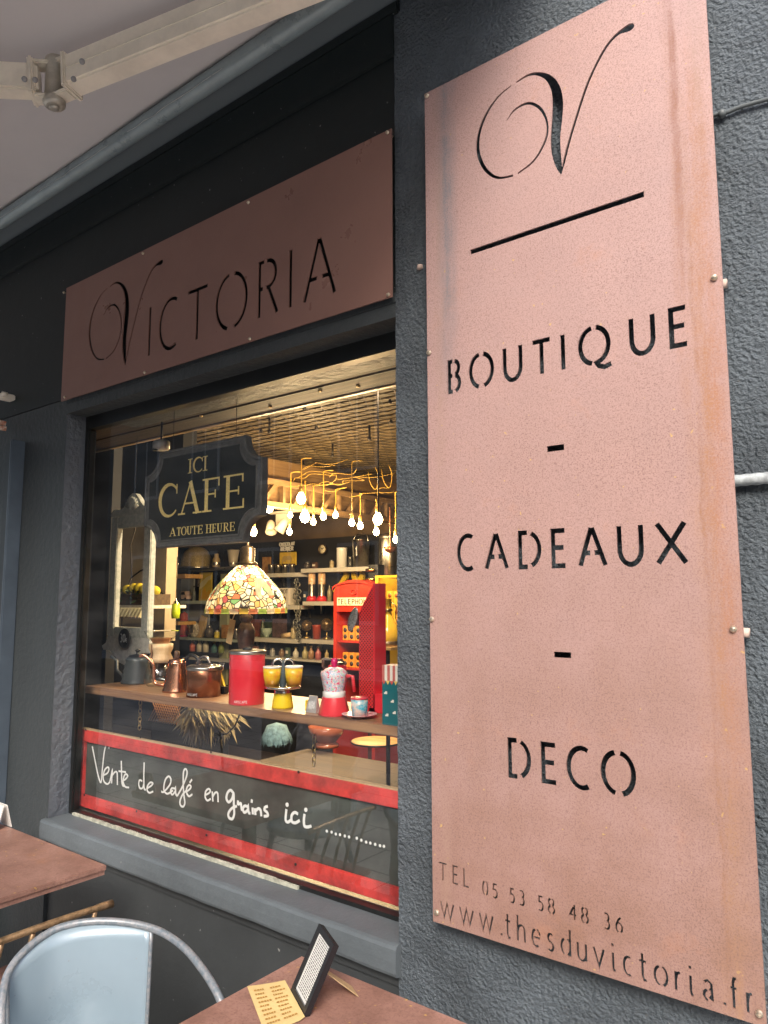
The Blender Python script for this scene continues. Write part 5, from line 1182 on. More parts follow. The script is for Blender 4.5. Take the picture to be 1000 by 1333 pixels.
# lemon crate shelf
YL = 1.45
w = P(174, 788, YL); m = mpp(w); L = tuple(w)
lt = thing('scalloped_shelf', 'cream scalloped shelf below the lemons seen through the mirror frame', 'shelf', L)
MB().b2((-60 * m, -.02, -4 * m), (34 * m, .3, 0)).build('shelf_board', mat('worn_cream', (.6,) * 3), lt)
scl = MB()
vs = []; N_ = 72
for i in range(N_ + 1):
    x = (-60 + 94 * i / N_) * m; yy = -.03 + .012 * math.cos(i * 2 * PI / 6); dz = -15 - 1.5 * math.cos(i * 2 * PI / 6)
    vs += [(x, yy, -3 * m), (x, yy - .03, dz * m)]
scl.add(vs, [(2 * i, 2 * i + 2, 2 * i + 3, 2 * i + 1) for i in range(N_)], True).build('scalloped_valance', mat('pale_yellow_tin', (.62, .58, .38), .5), lt)
lw = np.array(w) + np.array([0, .1, .002])
ct = thing('crate', 'dark wooden crate on the scalloped shelf holding lemons and leaves', 'crate', lw)
MB().box((-14 * m, 0, 7 * m), (90 * m, .16, 14 * m)).build('crate_body', wood('crate_wood', (.05, .03, .02), (.12, .08, .04), 0, 4), ct)
lf = MB()
for k in range(150):
    c = Vector((random.uniform(-55, 30) * m, random.uniform(-.11, .06), random.uniform(4, 20) * m)); a = Vector((random.uniform(-1, 1), random.uniform(-1, 1), random.uniform(-1, .6))).normalized() * 5 * m
    b_ = a.cross(Vector((random.random(), 1, random.random()))).normalized() * 1.8 * m
    lf.add([c - a, c + b_, c + a, c - b_], [(0, 1, 2, 3)])
o = lf.build('leaves', mat('dark_leaf', (.03, .06, .015), .5, var=.3), ct); o['kind'] = 'stuff'
lem = mat('lemon', (.72, .60, .05), .4, bump=.2, bscale=150)
for k, (x_, z_) in enumerate(((-36, 20), (-21, 22), (-8, 22), (4, 20), (15, 21), (26, 18))):
    o = MB().lathe([(0, -8.5 * m), (2 * m, -7.5 * m), (6 * m, -4 * m), (7.2 * m, 0), (6 * m, 4 * m), (2 * m, 7.5 * m), (0, 8.5 * m)], (0, 0, 0), 12).xf(Matrix.Rotation(random.uniform(.8, 1.8), 4, 'Y')).build('lemon', lem, None, (lw[0] + x_ * m, lw[1] - .03, lw[2] + z_ * m))
    tag(o, '%s yellow lemon among the dark leaves seen through the mirror frame' % ('leftmost', 'second', 'third', 'fourth', 'fifth', 'rightmost')[k], 'lemon', 'lemons in the crate')
w = P(170, 700, 1.7); cbm = MB().tube([tuple(np.array(P(a, b_, 1.7)) - w) for a, b_ in ((176, 660), (176, 690), (170, 710), (172, 750), (160, 780), (158, 830))], .006, 6).tube([tuple(np.array(P(a, b_, 1.7)) - w) for a, b_ in ((171, 752), (183, 743), (200, 736))], .006, 6)
t = thing('wall_wire', 'dark wires hanging in front of the cream wall behind the mirror frame', 'wire', w); cbm.build('wire_run', mat('black_wire', (.02,) * 3), t)

# ================================================================== BACK OF THE SHOP
YK = 3.28
def shelf(px0_, px1_, py, label, mm, Y=YK, dep=.21, th=5):
    a, b_ = P(px0_, py, Y), P(px1_, py, Y); z = (a[2] + b_[2]) / 2; m = mpp(a)
    L = ((a[0] + b_[0]) / 2, Y, z)
    t = thing('wall_shelf', label, 'shelf', L)
    MB().b2((a[0] - L[0], 0, -th * m), (b_[0] - L[0], dep, 0)).build('shelf_board', mm, t)
    for x in (a[0] - L[0] + .05, b_[0] - L[0] - .05): MB().b2((x - .01, dep - .02, -th * m - .08), (x + .01, dep, -th * m - .0005)).build('shelf_bracket', steel, t)
    return z
wsh = mat('white_shelf', (.62, .6, .55), .4); gsh = mat('greenish_shelf', (.42, .5, .46), .2)
s1 = shelf(392, 483, 739, 'white wall shelf carrying a white jar and a steel bucket', wsh)
s2 = shelf(344, 389, 746, 'white wall shelf carrying small tins below the yellow sign', wsh)
s3 = shelf(394, 440, 783, 'white wall shelf carrying two slim patterned grinders', wsh)
s4 = shelf(340, 388, 788, 'white wall shelf carrying the cream box behind the lamp', wsh)
s5 = shelf(393, 436, 833, 'pale wall shelf carrying two small globes and a red mug', wsh)
s6 = shelf(322, 386, 831, 'pale wall shelf carrying dark boxes and a green bowl', wsh)
s7 = shelf(228, 284, 782, 'greenish glass shelf carrying a toy car and a yellow poster', gsh, th=4)
s8 = shelf(188, 320, 830, 'long greenish glass shelf on the left behind the coffee maker', gsh, th=3)
s9 = shelf(226, 312, 739, 'thin dark steel shelf under the speckled dome', steel, th=3)
s10 = shelf(196, 241, 748, 'honey wood wall shelf carrying silver coffee pots', wood('honey_wood', (.45,) * 3, (.6,) * 3), Y=2.9)
s11 = shelf(330, 440, 858, 'low pale wall shelf in the dark behind the red canister', wsh, th=2)
s12 = shelf(196, 232, 809, 'small honey wood shelf left of the dark post', wood('honey_wood', (.45,) * 3, (.6,) * 3), Y=2.9, th=4)
def zat(px, z, Y=YK + .08):
    w = np.array(P(px, 760, Y)); w[2] = z + .0015; return w, mpp(w)
# clock
w = P(421, 715, 3.46); m = mpp(w)
t = thing('wall_clock', 'small round wall clock with cream face on the black wall', 'clock', w)
MB().lathe([(0, 0), (6.5 * m, 0), (6.5 * m, 3 * m), (5.8 * m, 3 * m), (5.8 * m, 1.5 * m)]).xf(Matrix.Rotation(PI / 2, 4, 'X')).build('clock_case', mat('aged_brass', (.2,) * 3), t)
MB().lathe([(0, 0), (5.7 * m, 0), (5.7 * m, 1.2 * m), (0, 1.2 * m)]).xf(Matrix.Rotation(PI / 2, 4, 'X')).xf(Matrix.Translation((0, -.5 * m, 0))).build('clock_face', mat('cream_face', (.75, .68, .5), .5), t)
MB().box((1.2 * m, -2 * m, .9 * m), (3.6 * m, .3 * m, .7 * m), ry=-.6).build('minute_hand', black_p, t)
MB().box((-1 * m, -2.4 * m, .8 * m), (2.6 * m, .3 * m, .8 * m), ry=.7).build('hour_hand', black_p, t)
w, m = zat(445, s1); lathe_item('jar', 'tall white cylinder jar on the white shelf right of the clock', 'jar', w, m, [('jar_body', [(0, 0), (6.8, 0), (6.8, 24)], mat('white_china', (.8,) * 3)), ('jar_lid', [(7, 24), (7, 26), (0, 26.5)], mat('white_china', (.8,) * 3))])
w, m = zat(470, s1); t = lathe_item('bucket', 'steel bucket marked 1 with wire handle on the white shelf', 'bucket', w, m, [('bucket_body', [(0, 0), (10, 0), (11.5, 35), (12, 35.5), (11, 35.5), (9.5, 2)], steel)])
t2 = thing('bucket_handle', '', '') if False else None
w = np.array(w); hb_ = MB().tube(cat([(w[0] - 12 * m, w[1], w[2] + 32 * m), (w[0] - 10 * m, w[1], w[2] + 41 * m), (w[0], w[1], w[2] + 43 * m), (w[0] + 10 * m, w[1], w[2] + 41 * m), (w[0] + 12 * m, w[1], w[2] + 32 * m)], 4), .7 * m, 6)
loc_build(hb_, 'handle', steel, t, w)
q, wd_ = text('1', 11 * m, 1.5 * m); tm_ = text_mesh(MB(), q, -12 * m, .4 * m); tm_.xf(Matrix.Translation((0, 0, 14 * m))); tm_.build('numeral', white_i, t)
# grinders
for px, lab in ((406, 'left patterned pepper grinder on the middle white shelf'), (419, 'right patterned pepper grinder on the middle white shelf')):
    w, m = zat(px, s3)
    lathe_item('grinder', lab, 'grinder', w, m, [('foot', [(0, 0), (7.5, 0), (6, 5), (4.5, 7)], mat('red_lacquer', (.7,) * 3)), ('glass_barrel', [(4.5, 7), (4, 12), (4.5, 22)], steel), ('patterned_barrel', [(4.7, 22), (4.9, 41), (3.5, 42.5), (0, 43)], mat('orange_pattern', (.75, .35, .08), .4, col2=(.75, .65, .5), vscale=60))], group='pepper grinders')
# yellow numerals on the wall
for px, d_, lab in ((447, '2', 'large yellow numeral two on the black wall'), (468, '9', 'large yellow numeral nine on the black wall')):
    w = P(px, 768, 3.45); m = mpp(w)
    q, wd_ = text(d_, 29 * m, 6.5 * m, wide=.62); q = [[(p[0] - wd_ / 2, p[1]) for p in s_] for s_ in q]
    tag(text_mesh(MB(), q, 0, .03).build('numeral', mat('yellow_numeral', (.65, .45, .03), .45), None, w), lab, 'numeral')
# yellow sign and tins
w, m = zat(374, s2, 3.42)
t = thing('yellow_tin_sign', 'yellow picture sign of an animal under white chocolate lettering', 'sign', w)
MB().box((1 * m, 0, 19 * m), (29 * m, .015, 17 * m)).build('panel', mat('yellow_sign', (.7, .48, .05), .4, var=.15, vscale=20), t)
MB().prism([(x_ * m, z_ * m) for x_, z_ in ((-9, 13), (-8, 20), (-5, 23), (0, 22), (6, 23), (10, 20), (9, 15), (7, 13), (6, 17), (-1, 17), (-3, 13), (-5, 17), (-7, 13))], -.012, -.009).build('animal_shape', mat('dull_yellow', (.5, .36, .12), .5), t)
for s_, h_, z_ in (('CHOCOLAT', 4.2, 36), ('MENIER', 5.2, 29.5)):
    q, wd_ = text(s_, h_ * m, .95 * m); q = [[(p[0] - wd_ / 2 + 1 * m, p[1]) for p in k] for k in q]
    text_mesh(MB(), q, -.012, .01).xf(Matrix.Translation((0, 0, z_ * m))).build('lettering', white_i, t)
for k, px in enumerate((353, 362, 371, 380)):
    w, m = zat(px, s2, YK + .06); lathe_item('tin_can', '%s small shiny round tin in the row under the yellow sign' % ('leftmost', 'second', 'third', 'rightmost')[k], 'tin', w, m, [('tin_body', [(0, 0), (4, 0), (4, 10.5)], steel), ('tin_lid', [(4.3, 10), (4.3, 12), (0, 12.2)], mat('aged_brass', (.2,) * 3))], group='tins under the yellow sign')
w, m = zat(347, s2, 3.4); t = tag(MB().box((0, 0, 11 * m), (14 * m, .02, 22 * m)).build('picture_card', mat('brown_picture', (.28, .12, .04), .5, col2=(.5, .28, .1), vscale=25), None, w), 'brown picture card leaning left of the small tins', 'card')
# cream box with lettering
w, m = zat(371, s4); t = thing('cream_box', 'cream box with printed word and camera picture behind the stained glass shade', 'box', w)
MB().box((0, 0, 11 * m), (30 * m, .1, 22 * m), bev=1 * m).build('box_body', mat('cream_card', (.7,) * 3), t)
q, wd_ = text('ROBOT', 5 * m, .9 * m); q = [[(p[0] - wd_ / 2 + 2 * m, p[1]) for p in k] for k in q]
text_mesh(MB(), q, -.0505, .001).xf(Matrix.Translation((0, 0, 15 * m))).build('lettering', black_p, t)
MB().lathe([(0, 0), (4.5 * m, 0), (4.5 * m, 2 * m), (3 * m, 3 * m), (0, 3 * m)]).xf(Matrix.Rotation(PI / 2, 4, 'X')).xf(Matrix.Translation((5 * m, -.051, 7 * m))).build('lens', black_p, t)
# dark boxes, bowl
for px, wd2, hh, c_, lab in ((350, 16, 20, (.03, .05, .03), 'dark green box on the pale shelf behind the lamp foot'), (365, 17, 24, (.10, .06, .06), 'dark brown box leaning on the pale shelf right of the lamp foot'), (336, 18, 22, (.16, .05, .03), 'dark red tin box on the pale shelf behind the lamp foot')):
    w, m = zat(px, s6, 3.42); tag(MB().box((0, 0, hh / 2 * m), (wd2 * m, .08, hh * m), bev=.6 * m).box((0, -.042, hh * .3 * m), (wd2 * .6 * m, .004, 2 * m)).build('dark_box', mat('box_' + lab[5:9].strip(), c_, .5, var=.4, vscale=20), None, w), lab, 'box')
w, m = zat(348, s6); lathe_item('bowl', 'small pale green footed bowl on the shelf right of the lamp foot', 'bowl', w, m, [('bowl', [(0, 0), (3, 0), (3.5, 3), (6.5, 6), (7, 12), (6.2, 12), (5, 6), (0, 4)], mat('celadon', (.35, .45, .38), .3))])
w, m = zat(374, s6); t = MB().tube([(-8 * m, 0, 3 * m), (8 * m, 0, 5 * m)], 3 * m, 10).build('rolling_pin', wood('maple', (.7,) * 3, (.8,) * 3), None, w); tag(t, 'pale wooden roller lying right of the green bowl', 'roller')
# globes and mug
for px, s_, lab in ((400, 1, 'small brass table globe left of the red mug'), (426, 1.15, 'larger dark table globe right of the red mug')):
    w, m = zat(px, s5)
    lathe_item('table_globe', lab, 'globe', w, m, [('stand', [(0, 0), (5 * s_, 0), (5 * s_, 2), (1.2, 4), (1, 8 * s_)], brass), ('globe', [(0, 9 * s_)] + [(7.5 * s_ * math.sin(PI * i / 8), (16.5 - 7.5 * math.cos(PI * i / 8)) * s_) for i in range(1, 8)] + [(0, 24 * s_)], mat('globe_brown', (.14, .09, .04), .25, .4, var=.6, vscale=30))], group='table globes')
w, m = zat(413, s5); lathe_item('red_mug', 'rust red mug between the two small globes', 'mug', w, m, [('mug', [(0, 0), (5, 0), (5.8, 16), (6.6, 18), (5.5, 18), (4.5, 2)], mat('red_clay', (.40, .06, .03), .35))])
for k, (px, c_, hh, lab) in enumerate(((386, (.6, .58, .5), 12, 'white bottle standing low on the dark back shelf'), (398, (.45, .4, .2), 14, 'golden green bottle low on the back shelf'), (406, (.35, .2, .1), 15, 'brown bottle low on the back shelf'), (415, (.5, .15, .18), 15, 'pink bottle low on the back shelf beside the phone box'), (253, (.5, .12, .08), 13, 'small red bottle below the long glass shelf'), (262, (.55, .52, .42), 14, 'cream bottle with round cap below the long glass shelf'), (270, (.6, .56, .45), 16, 'taller cream bottle below the long glass shelf'), (281, (.05, .15, .15), 12, 'dark teal jar below the long glass shelf'), (290, (.2, .25, .05), 13, 'olive green jar below the long glass shelf'))):
    w, m = zat(px, s11); lathe_item('bottle', lab, 'bottle', w, m, [('bottle_body', [(0, 0), (3.8, 0), (4, hh * .6), (1.8, hh * .8), (1.6, hh)], mat('bottle_%d' % k, c_, .25)), ('bottle_cap', [(2, hh), (2, hh + 2), (0, hh + 2.2)], brass)])
shelf(238, 300, 858, 'low pale wall shelf with jars under the long glass shelf', wsh, th=2)
# more goods standing on the wall shelves
def small_good(px, z, kind, colr, name, label, cat_, hh, r_=3.5, Y=YK + .07):
    w, m = zat(px, z, Y)
    mm = mat('good_' + label.replace(' ', '_')[:40], colr, .3, var=.25, vscale=40)
    if kind == 'box':
        t = thing(name, label, cat_, w); MB().box((0, 0, hh / 2 * m), (r_ * 2 * m, r_ * 1.4 * m, hh * m), bev=.4 * m).build('box_body', mm, t)
        MB().box((0, -r_ * .72 * m, hh * .55 * m), (r_ * 1.4 * m, .3 * m, hh * .3 * m)).build('box_label', mat('cream_card', (.7,) * 3), t); return
    pr = {'jar': [(0, 0), (r_, 0), (r_ * 1.05, hh * .2), (r_, hh * .75), (r_ * .7, hh * .85)], 'pot': [(0, 0), (r_ * .8, 0), (r_ * 1.3, hh * .35), (r_ * 1.1, hh * .7), (r_ * .6, hh * .85)], 'tall': [(0, 0), (r_, 0), (r_ * .9, hh * .6), (r_ * .35, hh * .75), (r_ * .3, hh * .9)]}[kind]
    lathe_item(name, label, cat_, w, m, [('vessel', pr, mm), ('lid', [(pr[-1][0] + .3, pr[-1][1]), (pr[-1][0] + .3, hh), (0, hh + .5)], steel if kind != 'tall' else black_p)], seg=18)
for g_ in ((400, s1, 'pot', (.06, .05, .045), 'pot', 'small dark pot at the left end of the white jar shelf', 'pot', 9, 3.5), (410, s1, 'box', (.10, .05, .03), 'box', 'small brown box under the wall clock', 'box', 8, 3.5),
           (432, s1, 'jar', (.4, .33, .2), 'jar', 'tan jar between the wall clock and the white jar', 'jar', 11, 3), (456, s1, 'jar', (.05, .05, .05), 'jar', 'black jar between the white jar and the steel bucket', 'jar', 14, 3),
           (398, s3, 'box', (.04, .06, .10), 'box', 'dark blue box left of the slim pepper grinders', 'box', 13, 2.6), (429, s3, 'tall', (.3, .25, .15), 'bottle', 'dull amber bottle right of the slim pepper grinders', 'bottle', 22, 3),
           (343, s6, 'tall', (.08, .10, .05), 'bottle', 'dark olive bottle right beside the lamp foot', 'bottle', 24, 3), (383, s6, 'jar', (.5, .42, .25), 'jar', 'straw coloured jar at the right end of the dark box shelf', 'jar', 17, 3.6), (329, s6, 'jar', (.25, .22, .18), 'jar', 'grey brown jar left of the lamp foot', 'jar', 14, 3.2),
           (350, s4, 'box', (.06, .04, .04), 'box', 'dark box left of the cream camera box', 'box', 17, 5), (342, s4, 'jar', (.5, .5, .48), 'jar', 'pale jar left of the cream camera box', 'jar', 12, 3),
           (231, s7, 'pot', (.4, .38, .36), 'pot', 'grey pot at the left end of the toy car shelf', 'pot', 12, 3.2), (253, s7, 'tall', (.12, .14, .15), 'bottle', 'slate bottle between the toy car and the yellow poster', 'bottle', 19, 2.4),
           (226, s8, 'pot', (.15, .10, .08), 'pot', 'brown pot at the left of the long glass shelf', 'pot', 13, 4), (249, s8, 'tall', (.4, .4, .38), 'bottle', 'pale bottle beside the dusty red bottle', 'bottle', 20, 2.2), (274, s8, 'pot', (.07, .06, .05), 'pot', 'black bulbous pot right of the wrapped packet', 'pot', 16, 4.5), (284, s8, 'jar', (.5, .42, .05), 'jar', 'yellow jar just left of the lamp tag', 'jar', 10, 3.4), (309, s8, 'jar', (.08, .08, .09), 'jar', 'dark jar at the right end of the long glass shelf', 'jar', 14, 3.6),
           (334, s11, 'box', (.20, .08, .03), 'box', 'rust brown box low on the back shelf behind the red canister', 'box', 12, 4), (346, s11, 'tall', (.08, .06, .03), 'bottle', 'thin dark bottle low on the back shelf', 'bottle', 16, 2.6), (356, s11, 'jar', (.3, .3, .28), 'jar', 'grey jar low on the back shelf above the yellow cups', 'jar', 11, 3.4), (368, s11, 'pot', (.2, .12, .05), 'pot', 'amber pot low on the back shelf', 'pot', 11, 3.2), (376, s11, 'box', (.08, .12, .08), 'box', 'dark green box low on the back shelf', 'box', 13, 3), (426, s11, 'tall', (.5, .4, .2), 'bottle', 'straw yellow bottle low beside the phone box', 'bottle', 15, 2.8)):
    small_good(*g_)
# hanging ornament chain
w = P(387, 755, 3.3); m = mpp(w)
t = thing('ornament_garland', 'hanging garland of silver rings and discs between the shelf groups', 'garland', w)
for k in range(26):
    a = random.uniform(-4, 5) * m; z = -k * 3.0 * m; r_ = random.uniform(1.8, 4.2) * m; pts = [(a + r_ * math.cos(q_ * PI / 4), random.uniform(-1, 1) * m, z + r_ * math.sin(q_ * PI / 4)) for q_ in range(8)]
    MB().tube(pts, .8 * m, 5, closed=True).build('ring', mat('dull_silver', (.35, .35, .3), .35, .7), t)
# left group
for px, r_, hh, lab in ((210, 6.2, 28, 'wide silver coffee pot on the honey wood shelf'), (226, 5, 26, 'slim silver coffee pot on the honey wood shelf')):
    w, m = zat(px, s10, 2.97)
    t = lathe_item('coffee_pot', lab, 'coffee pot', w, m, [('pot_body', [(0, 0), (r_ * .9, 0), (r_, 8), (r_ * .75, 20), (r_ * .85, 23)], chrome), ('pot_lid', [(r_ * .9, 23), (r_ * .6, 26), (1, 27.5), (1.5, 29), (0, 30)], chrome)])
    MB().tube([(r_ * .8 * m, 0, 21 * m), ((r_ + 4) * m, 0, 20 * m), ((r_ + 4) * m, 0, 8 * m), (r_ * m, 0, 6 * m)], .9 * m, 6).build('handle', chrome, t)
w, m = zat(255, s9); lathe_item('speckled_dome', 'large speckled golden dome lampshade on the steel shelf', 'lampshade', w, m, [('dome', [(22, 0), (21, 4), (19, 14), (15, 22), (9, 27), (0, 29)], mat('speckled_gold', (.25, .2, .1), .4, .5, col2=(.75, .6, .3), vscale=140)), ('dome_rim', [(22.6, 0), (23, 1), (22.4, 2)], steel)])
for px, c_, lab, hh in ((281, (.5, .38, .2), 'small tag-wrapped bottle right of the speckled dome', 18), (292, (.02, .02, .02), 'round black pan standing on the steel shelf', 27), (303, (.6, .55, .48), 'white enamel funnel right of the black pan', 22)):
    w, m = zat(px, s9)
    if px == 292:
        o = MB().lathe([(0, 0), (12 * m, 0), (12.5 * m, 1 * m), (12 * m, 3 * m), (0, 3 * m)]).xf(Matrix.Rotation(PI / 2, 4, 'X')).build('pan', mat('black_plastic', (.01,) * 3), None, np.array(w) + np.array([0, .08, 12.6 * m])); tag(o, lab, 'pan')
    else: lathe_item('canister' if px == 281 else 'funnel', lab, 'container', w, m, [('vessel', [(0, 0), (5, 0), (5, hh * .6), (3, hh * .75), (2.5, hh)] if px == 281 else [(0, 0), (4, 0), (5.5, 6), (8, hh), (7, hh)], mat('v%d' % px, c_, .4)), ('band', [(5.2, 3), (5.4, 5), (5.2, 7)], steel)])
w, m = zat(268, s7, 3.42); t = thing('yellow_poster', 'yellow vintage poster standing on the greenish glass shelf', 'poster', w)
MB().box((0, 0, 18 * m), (25 * m, .01, 37 * m)).build('poster_board', mat('poster_yellow', (.62, .48, .08), .5, var=.1, vscale=9), t)
MB().prism([(x_ * m, z_ * m) for x_, z_ in ((-12, 14), (-2, 19), (6, 26), (12, 27), (12, 33), (2, 30), (-8, 24), (-12, 22))], -.008, -.006).build('white_swirl', mat('poster_pale', (.7, .66, .4), .5), t)
MB().prism([(x_ * m, z_ * m) for x_, z_ in ((-8, 2), (-5, 12), (-1, 17), (3, 10), (9, 14), (11, 6), (8, 2))], -.0085, -.0065).build('orange_bird', mat('poster_orange', (.75, .42, .02), .5), t)
q, wd_ = text('RICARD', 4 * m, .7 * m)
w, m = zat(242, s7); t = thing('toy_car', 'pale pink toy car on the greenish glass shelf', 'toy car', w)
MB().prism([(x_ * m, z_ * m) for x_, z_ in ((-8, 2), (-8, 6), (-6, 7), (-4, 12), (4, 12), (6, 7), (8, 6), (8, 2))], -4 * m, 4 * m).build('car_body', mat('pale_pink', (.62, .45, .38), .3), t)
MB().prism([(x_ * m, z_ * m) for x_, z_ in ((-4.5, 7.5), (-3, 11), (3, 11), (4.5, 7.5))], -4.3 * m, -4.05 * m).build('car_window', black_p, t)
for x_ in (-5, 5):
    MB().lathe([(0, -4.6 * m), (2 * m, -4.6 * m), (2 * m, 4.6 * m), (0, 4.6 * m)], (0, 0, 0), 12).xf(Matrix.Rotation(PI / 2, 4, 'X')).xf(Matrix.Translation((x_ * m, 0, 2 * m))).build('wheel', black_p, t)
w, m = zat(293, s8, 3.43); tag(MB().b2((-9 * m, 0, -60 * m), (6 * m, .03, 83 * m)).build('green_post', mat('sage_paint', (.34, .36, .24), .6), None, w), 'sage green upright board behind the stained glass lamp', 'post')
w = P(244, 782, 3.46); m = mpp(w); tag(MB().b2((-15 * m, 0, 2 * m), (12 * m, .02, 34 * m)).build('grey_panel', mat('pale_grey_panel', (.28, .30, .32), .5), None, w), 'pale grey back panel above the glass shelf behind the toy car', 'panel')
w = P(254, 830, 3.46); m = mpp(w); tag(MB().b2((-28 * m, 0, 2 * m), (26 * m, .02, 44 * m)).build('grey_panel', mat('pale_grey_panel', (.28,) * 3), None, w), 'pale grey back panel between the two greenish glass shelves', 'panel')
w = P(226, 780, 3.0); m = mpp(w); tag(MB().b2((-4.5 * m, 0, -110 * m), (4.5 * m, .06, 30 * m)).build('dark_post', mat('dark_post', (.03, .035, .045), .4), None, (w[0], w[1], w[2])), 'dark blue black upright post left of the glass shelves', 'post')
w = P(208, 790, 2.85); m = mpp(w); wp = thing('wood_upright', 'reddish brown wooden uprights right of the mirror frame', 'upright', w)
for x_ in (-8, 6): MB().b2((x_ * m - 2 * m, 0, -70 * m), (x_ * m + 2 * m, .03, 36 * m)).build('upright', wood('red_wood', (.14, .05, .03), (.25, .1, .06), 2, 6), wp)
w = P(228.5, 805, 1.6); m = mpp(w); t = lathe_item('pepper_mill', 'bright lime green hand grinder hanging beside the dark post', 'grinder', w, m, [('mill_body', [(0, 0), (5, 0), (5.5, 8), (5, 18), (4.5, 19)], mat('lime', (.55, .72, .02), .35)), ('mill_cap', [(3.5, 19), (2.5, 22), (1, 23), (1, 26)], chrome)])
MB().tube([(0, 0, 26 * m), (0, 0, 80 * m)], .5 * m, 5).build('hanging_wire', mat('black_wire', (.02,) * 3), t)
w, m = zat(241, s8); t = lathe_item('red_bottle', 'glossy dusty red curvy bottle on the long glass shelf', 'bottle', w, m, [('bottle_body', [(0, 0), (5, 0), (6.5, 6), (4, 14), (5.5, 22), (5, 29), (0, 32)], mat('dusty_red_gloss', (.42, .10, .09), .15)), ('foot_ring', [(5.5, 0), (6, 1), (5.5, 2)], mat('magenta_knob', (.6,) * 3))])
w, m = zat(259, s8); t = thing('wrapped_packet', 'clear wrapped packet with kraft card on the long glass shelf', 'packet', w)
MB().add([(-6 * m, 0, 0), (6 * m, 0, 0), (12 * m, .03, 25 * m), (1 * m, .03, 28 * m), (-6 * m, .05, 0), (6 * m, .05, 0), (12 * m, .05, 25 * m), (1 * m, .05, 28 * m)], [(0, 1, 2, 3), (7, 6, 5, 4), (0, 4, 5, 1), (1, 5, 6, 2), (2, 6, 7, 3), (3, 7, 4, 0)]).build('kraft_card', mat('kraft_tag', (.5,) * 3), t)
MB().ball((-3 * m, -.03, 10 * m), 9 * m, 8, (1, .7, 1.2)).build('cellophane', mat('cellophane', (.5, .45, .36), .12, .2, var=.6, vscale=50, bump=1, bscale=60, dist=.01), t)
for px, lab in ((285, 'small framed photo stood behind the lamp tag'),):
    w, m = zat(px + 10, s8); tag(MB().box((0, 0, 9 * m), (13 * m, .02, 17 * m)).box((0, -.011, 9 * m), (9 * m, .004, 12 * m)).build('photo_frame', mat('brown_picture', (.28,) * 3), None, w), lab, 'photo frame')
w = P(203, 770, 1.9 - .02); m = mpp(w); t = thing('dried_flower', 'dark dried flower in a wall holder right of the mirror frame', 'flower', w)
fb_ = MB()
for k in range(14):
    a = random.uniform(0, PI); fb_.tube([(0, 0, -6 * m), (math.cos(a) * 7 * m, -.01, math.sin(a) * 9 * m)], [.5 * m, 1.4 * m], 5)
o = fb_.build('petals', mat('dried_brown', (.05, .02, .012), .8), t); o['kind'] = 'stuff'
MB().lathe([(0, -22 * m), (3 * m, -20 * m), (3.5 * m, -8 * m), (2 * m, -5 * m)], (0, 0, 0), 12).build('holder', black_p, t)

# phone box cabinet
w0 = P(434, 870, 2.75); w1 = P(488, 870, 2.75); m = mpp(w0); Lx = (w0[0] + w1[0]) / 2
zt_ = P(440, 772, 2.75)[2]; L = (Lx, 2.75, .1); hw_ = (w1[0] - w0[0]) / 2
ph = thing('phone_box_cabinet', 'orange red telephone box cabinet with coffee tins inside', 'cabinet', L)
phm = mat('orange_red_paint', (.46, .03, .018), .4, var=.1, vscale=10)
pcr = [(-hw_, zt_ - .1 - 24 * m), (hw_, zt_ - .1 - 24 * m), (hw_, zt_ - .1)] + [(hw_ * math.cos(a), zt_ - .1 + 17 * m * math.sin(a)) for a in [PI * k / 10 for k in range(1, 10)]] + [(-hw_, zt_ - .1)]
MB().prism(pcr, 0, .4).build('arched_head', phm, ph)
MB().prism([(-hw_ * 1.04 * math.cos(PI * k / 12), zt_ - .1 + 6 * m + 9 * m * math.sin(PI * k / 12)) for k in range(13)] + [(hw_ * 1.04 * math.cos(PI * k / 12), zt_ - .1 + 4 * m + 9 * m * math.sin(PI * k / 12)) for k in range(13)], -.012, -.0005).build('arch_moulding', phm, ph)
for s_ in (-1, 1): MB().b2((s_ * hw_ - (.0 if s_ < 0 else 5 * m), 0, 0), (s_ * hw_ + (5 * m if s_ < 0 else 0), .4, zt_ - .1 - 24 * m - .0005)).build('side_post', phm, ph)
MB().b2((-hw_ + 5 * m, .38, 0), (hw_ - 5 * m, .4, zt_ - .1 - 24.2 * m)).build('back_panel', mat('cabinet_dark', (.05, .015, .01), .6), ph)
sb_ = MB().b2((-hw_ + 7 * m, -.008, zt_ - .1 - 16 * m), (hw_ - 5 * m, -.0005, zt_ - .1 - 6 * m)).build('sign_strip', mat('cream_face', (.75,) * 3), ph)
q, wd_ = text('TELEPHONE', 6.5 * m, .8 * m, wide=.5); kx_ = (2 * hw_ - 15 * m) / wd_; q = [[(p[0] * kx_ - hw_ + 8.5 * m, p[1]) for p in k] for k in q]
text_mesh(MB(), q, -.0085, .0015).xf(Matrix.Translation((0, 0, zt_ - .1 - 14.3 * m))).build('lettering', black_p, ph)
MB().tube([(5 * m * math.cos(k * PI / 4), -.004, zt_ - .1 + 1 * m + 3.4 * m * math.sin(k * PI / 4)) for k in range(8)], .7 * m, 5, closed=True).build('crown_emblem', mat('dark_red', (.35, .03, .02), .4), ph)
tinm = mat('orange_tin', (.72, .32, .05), .4, var=.12, vscale=30)
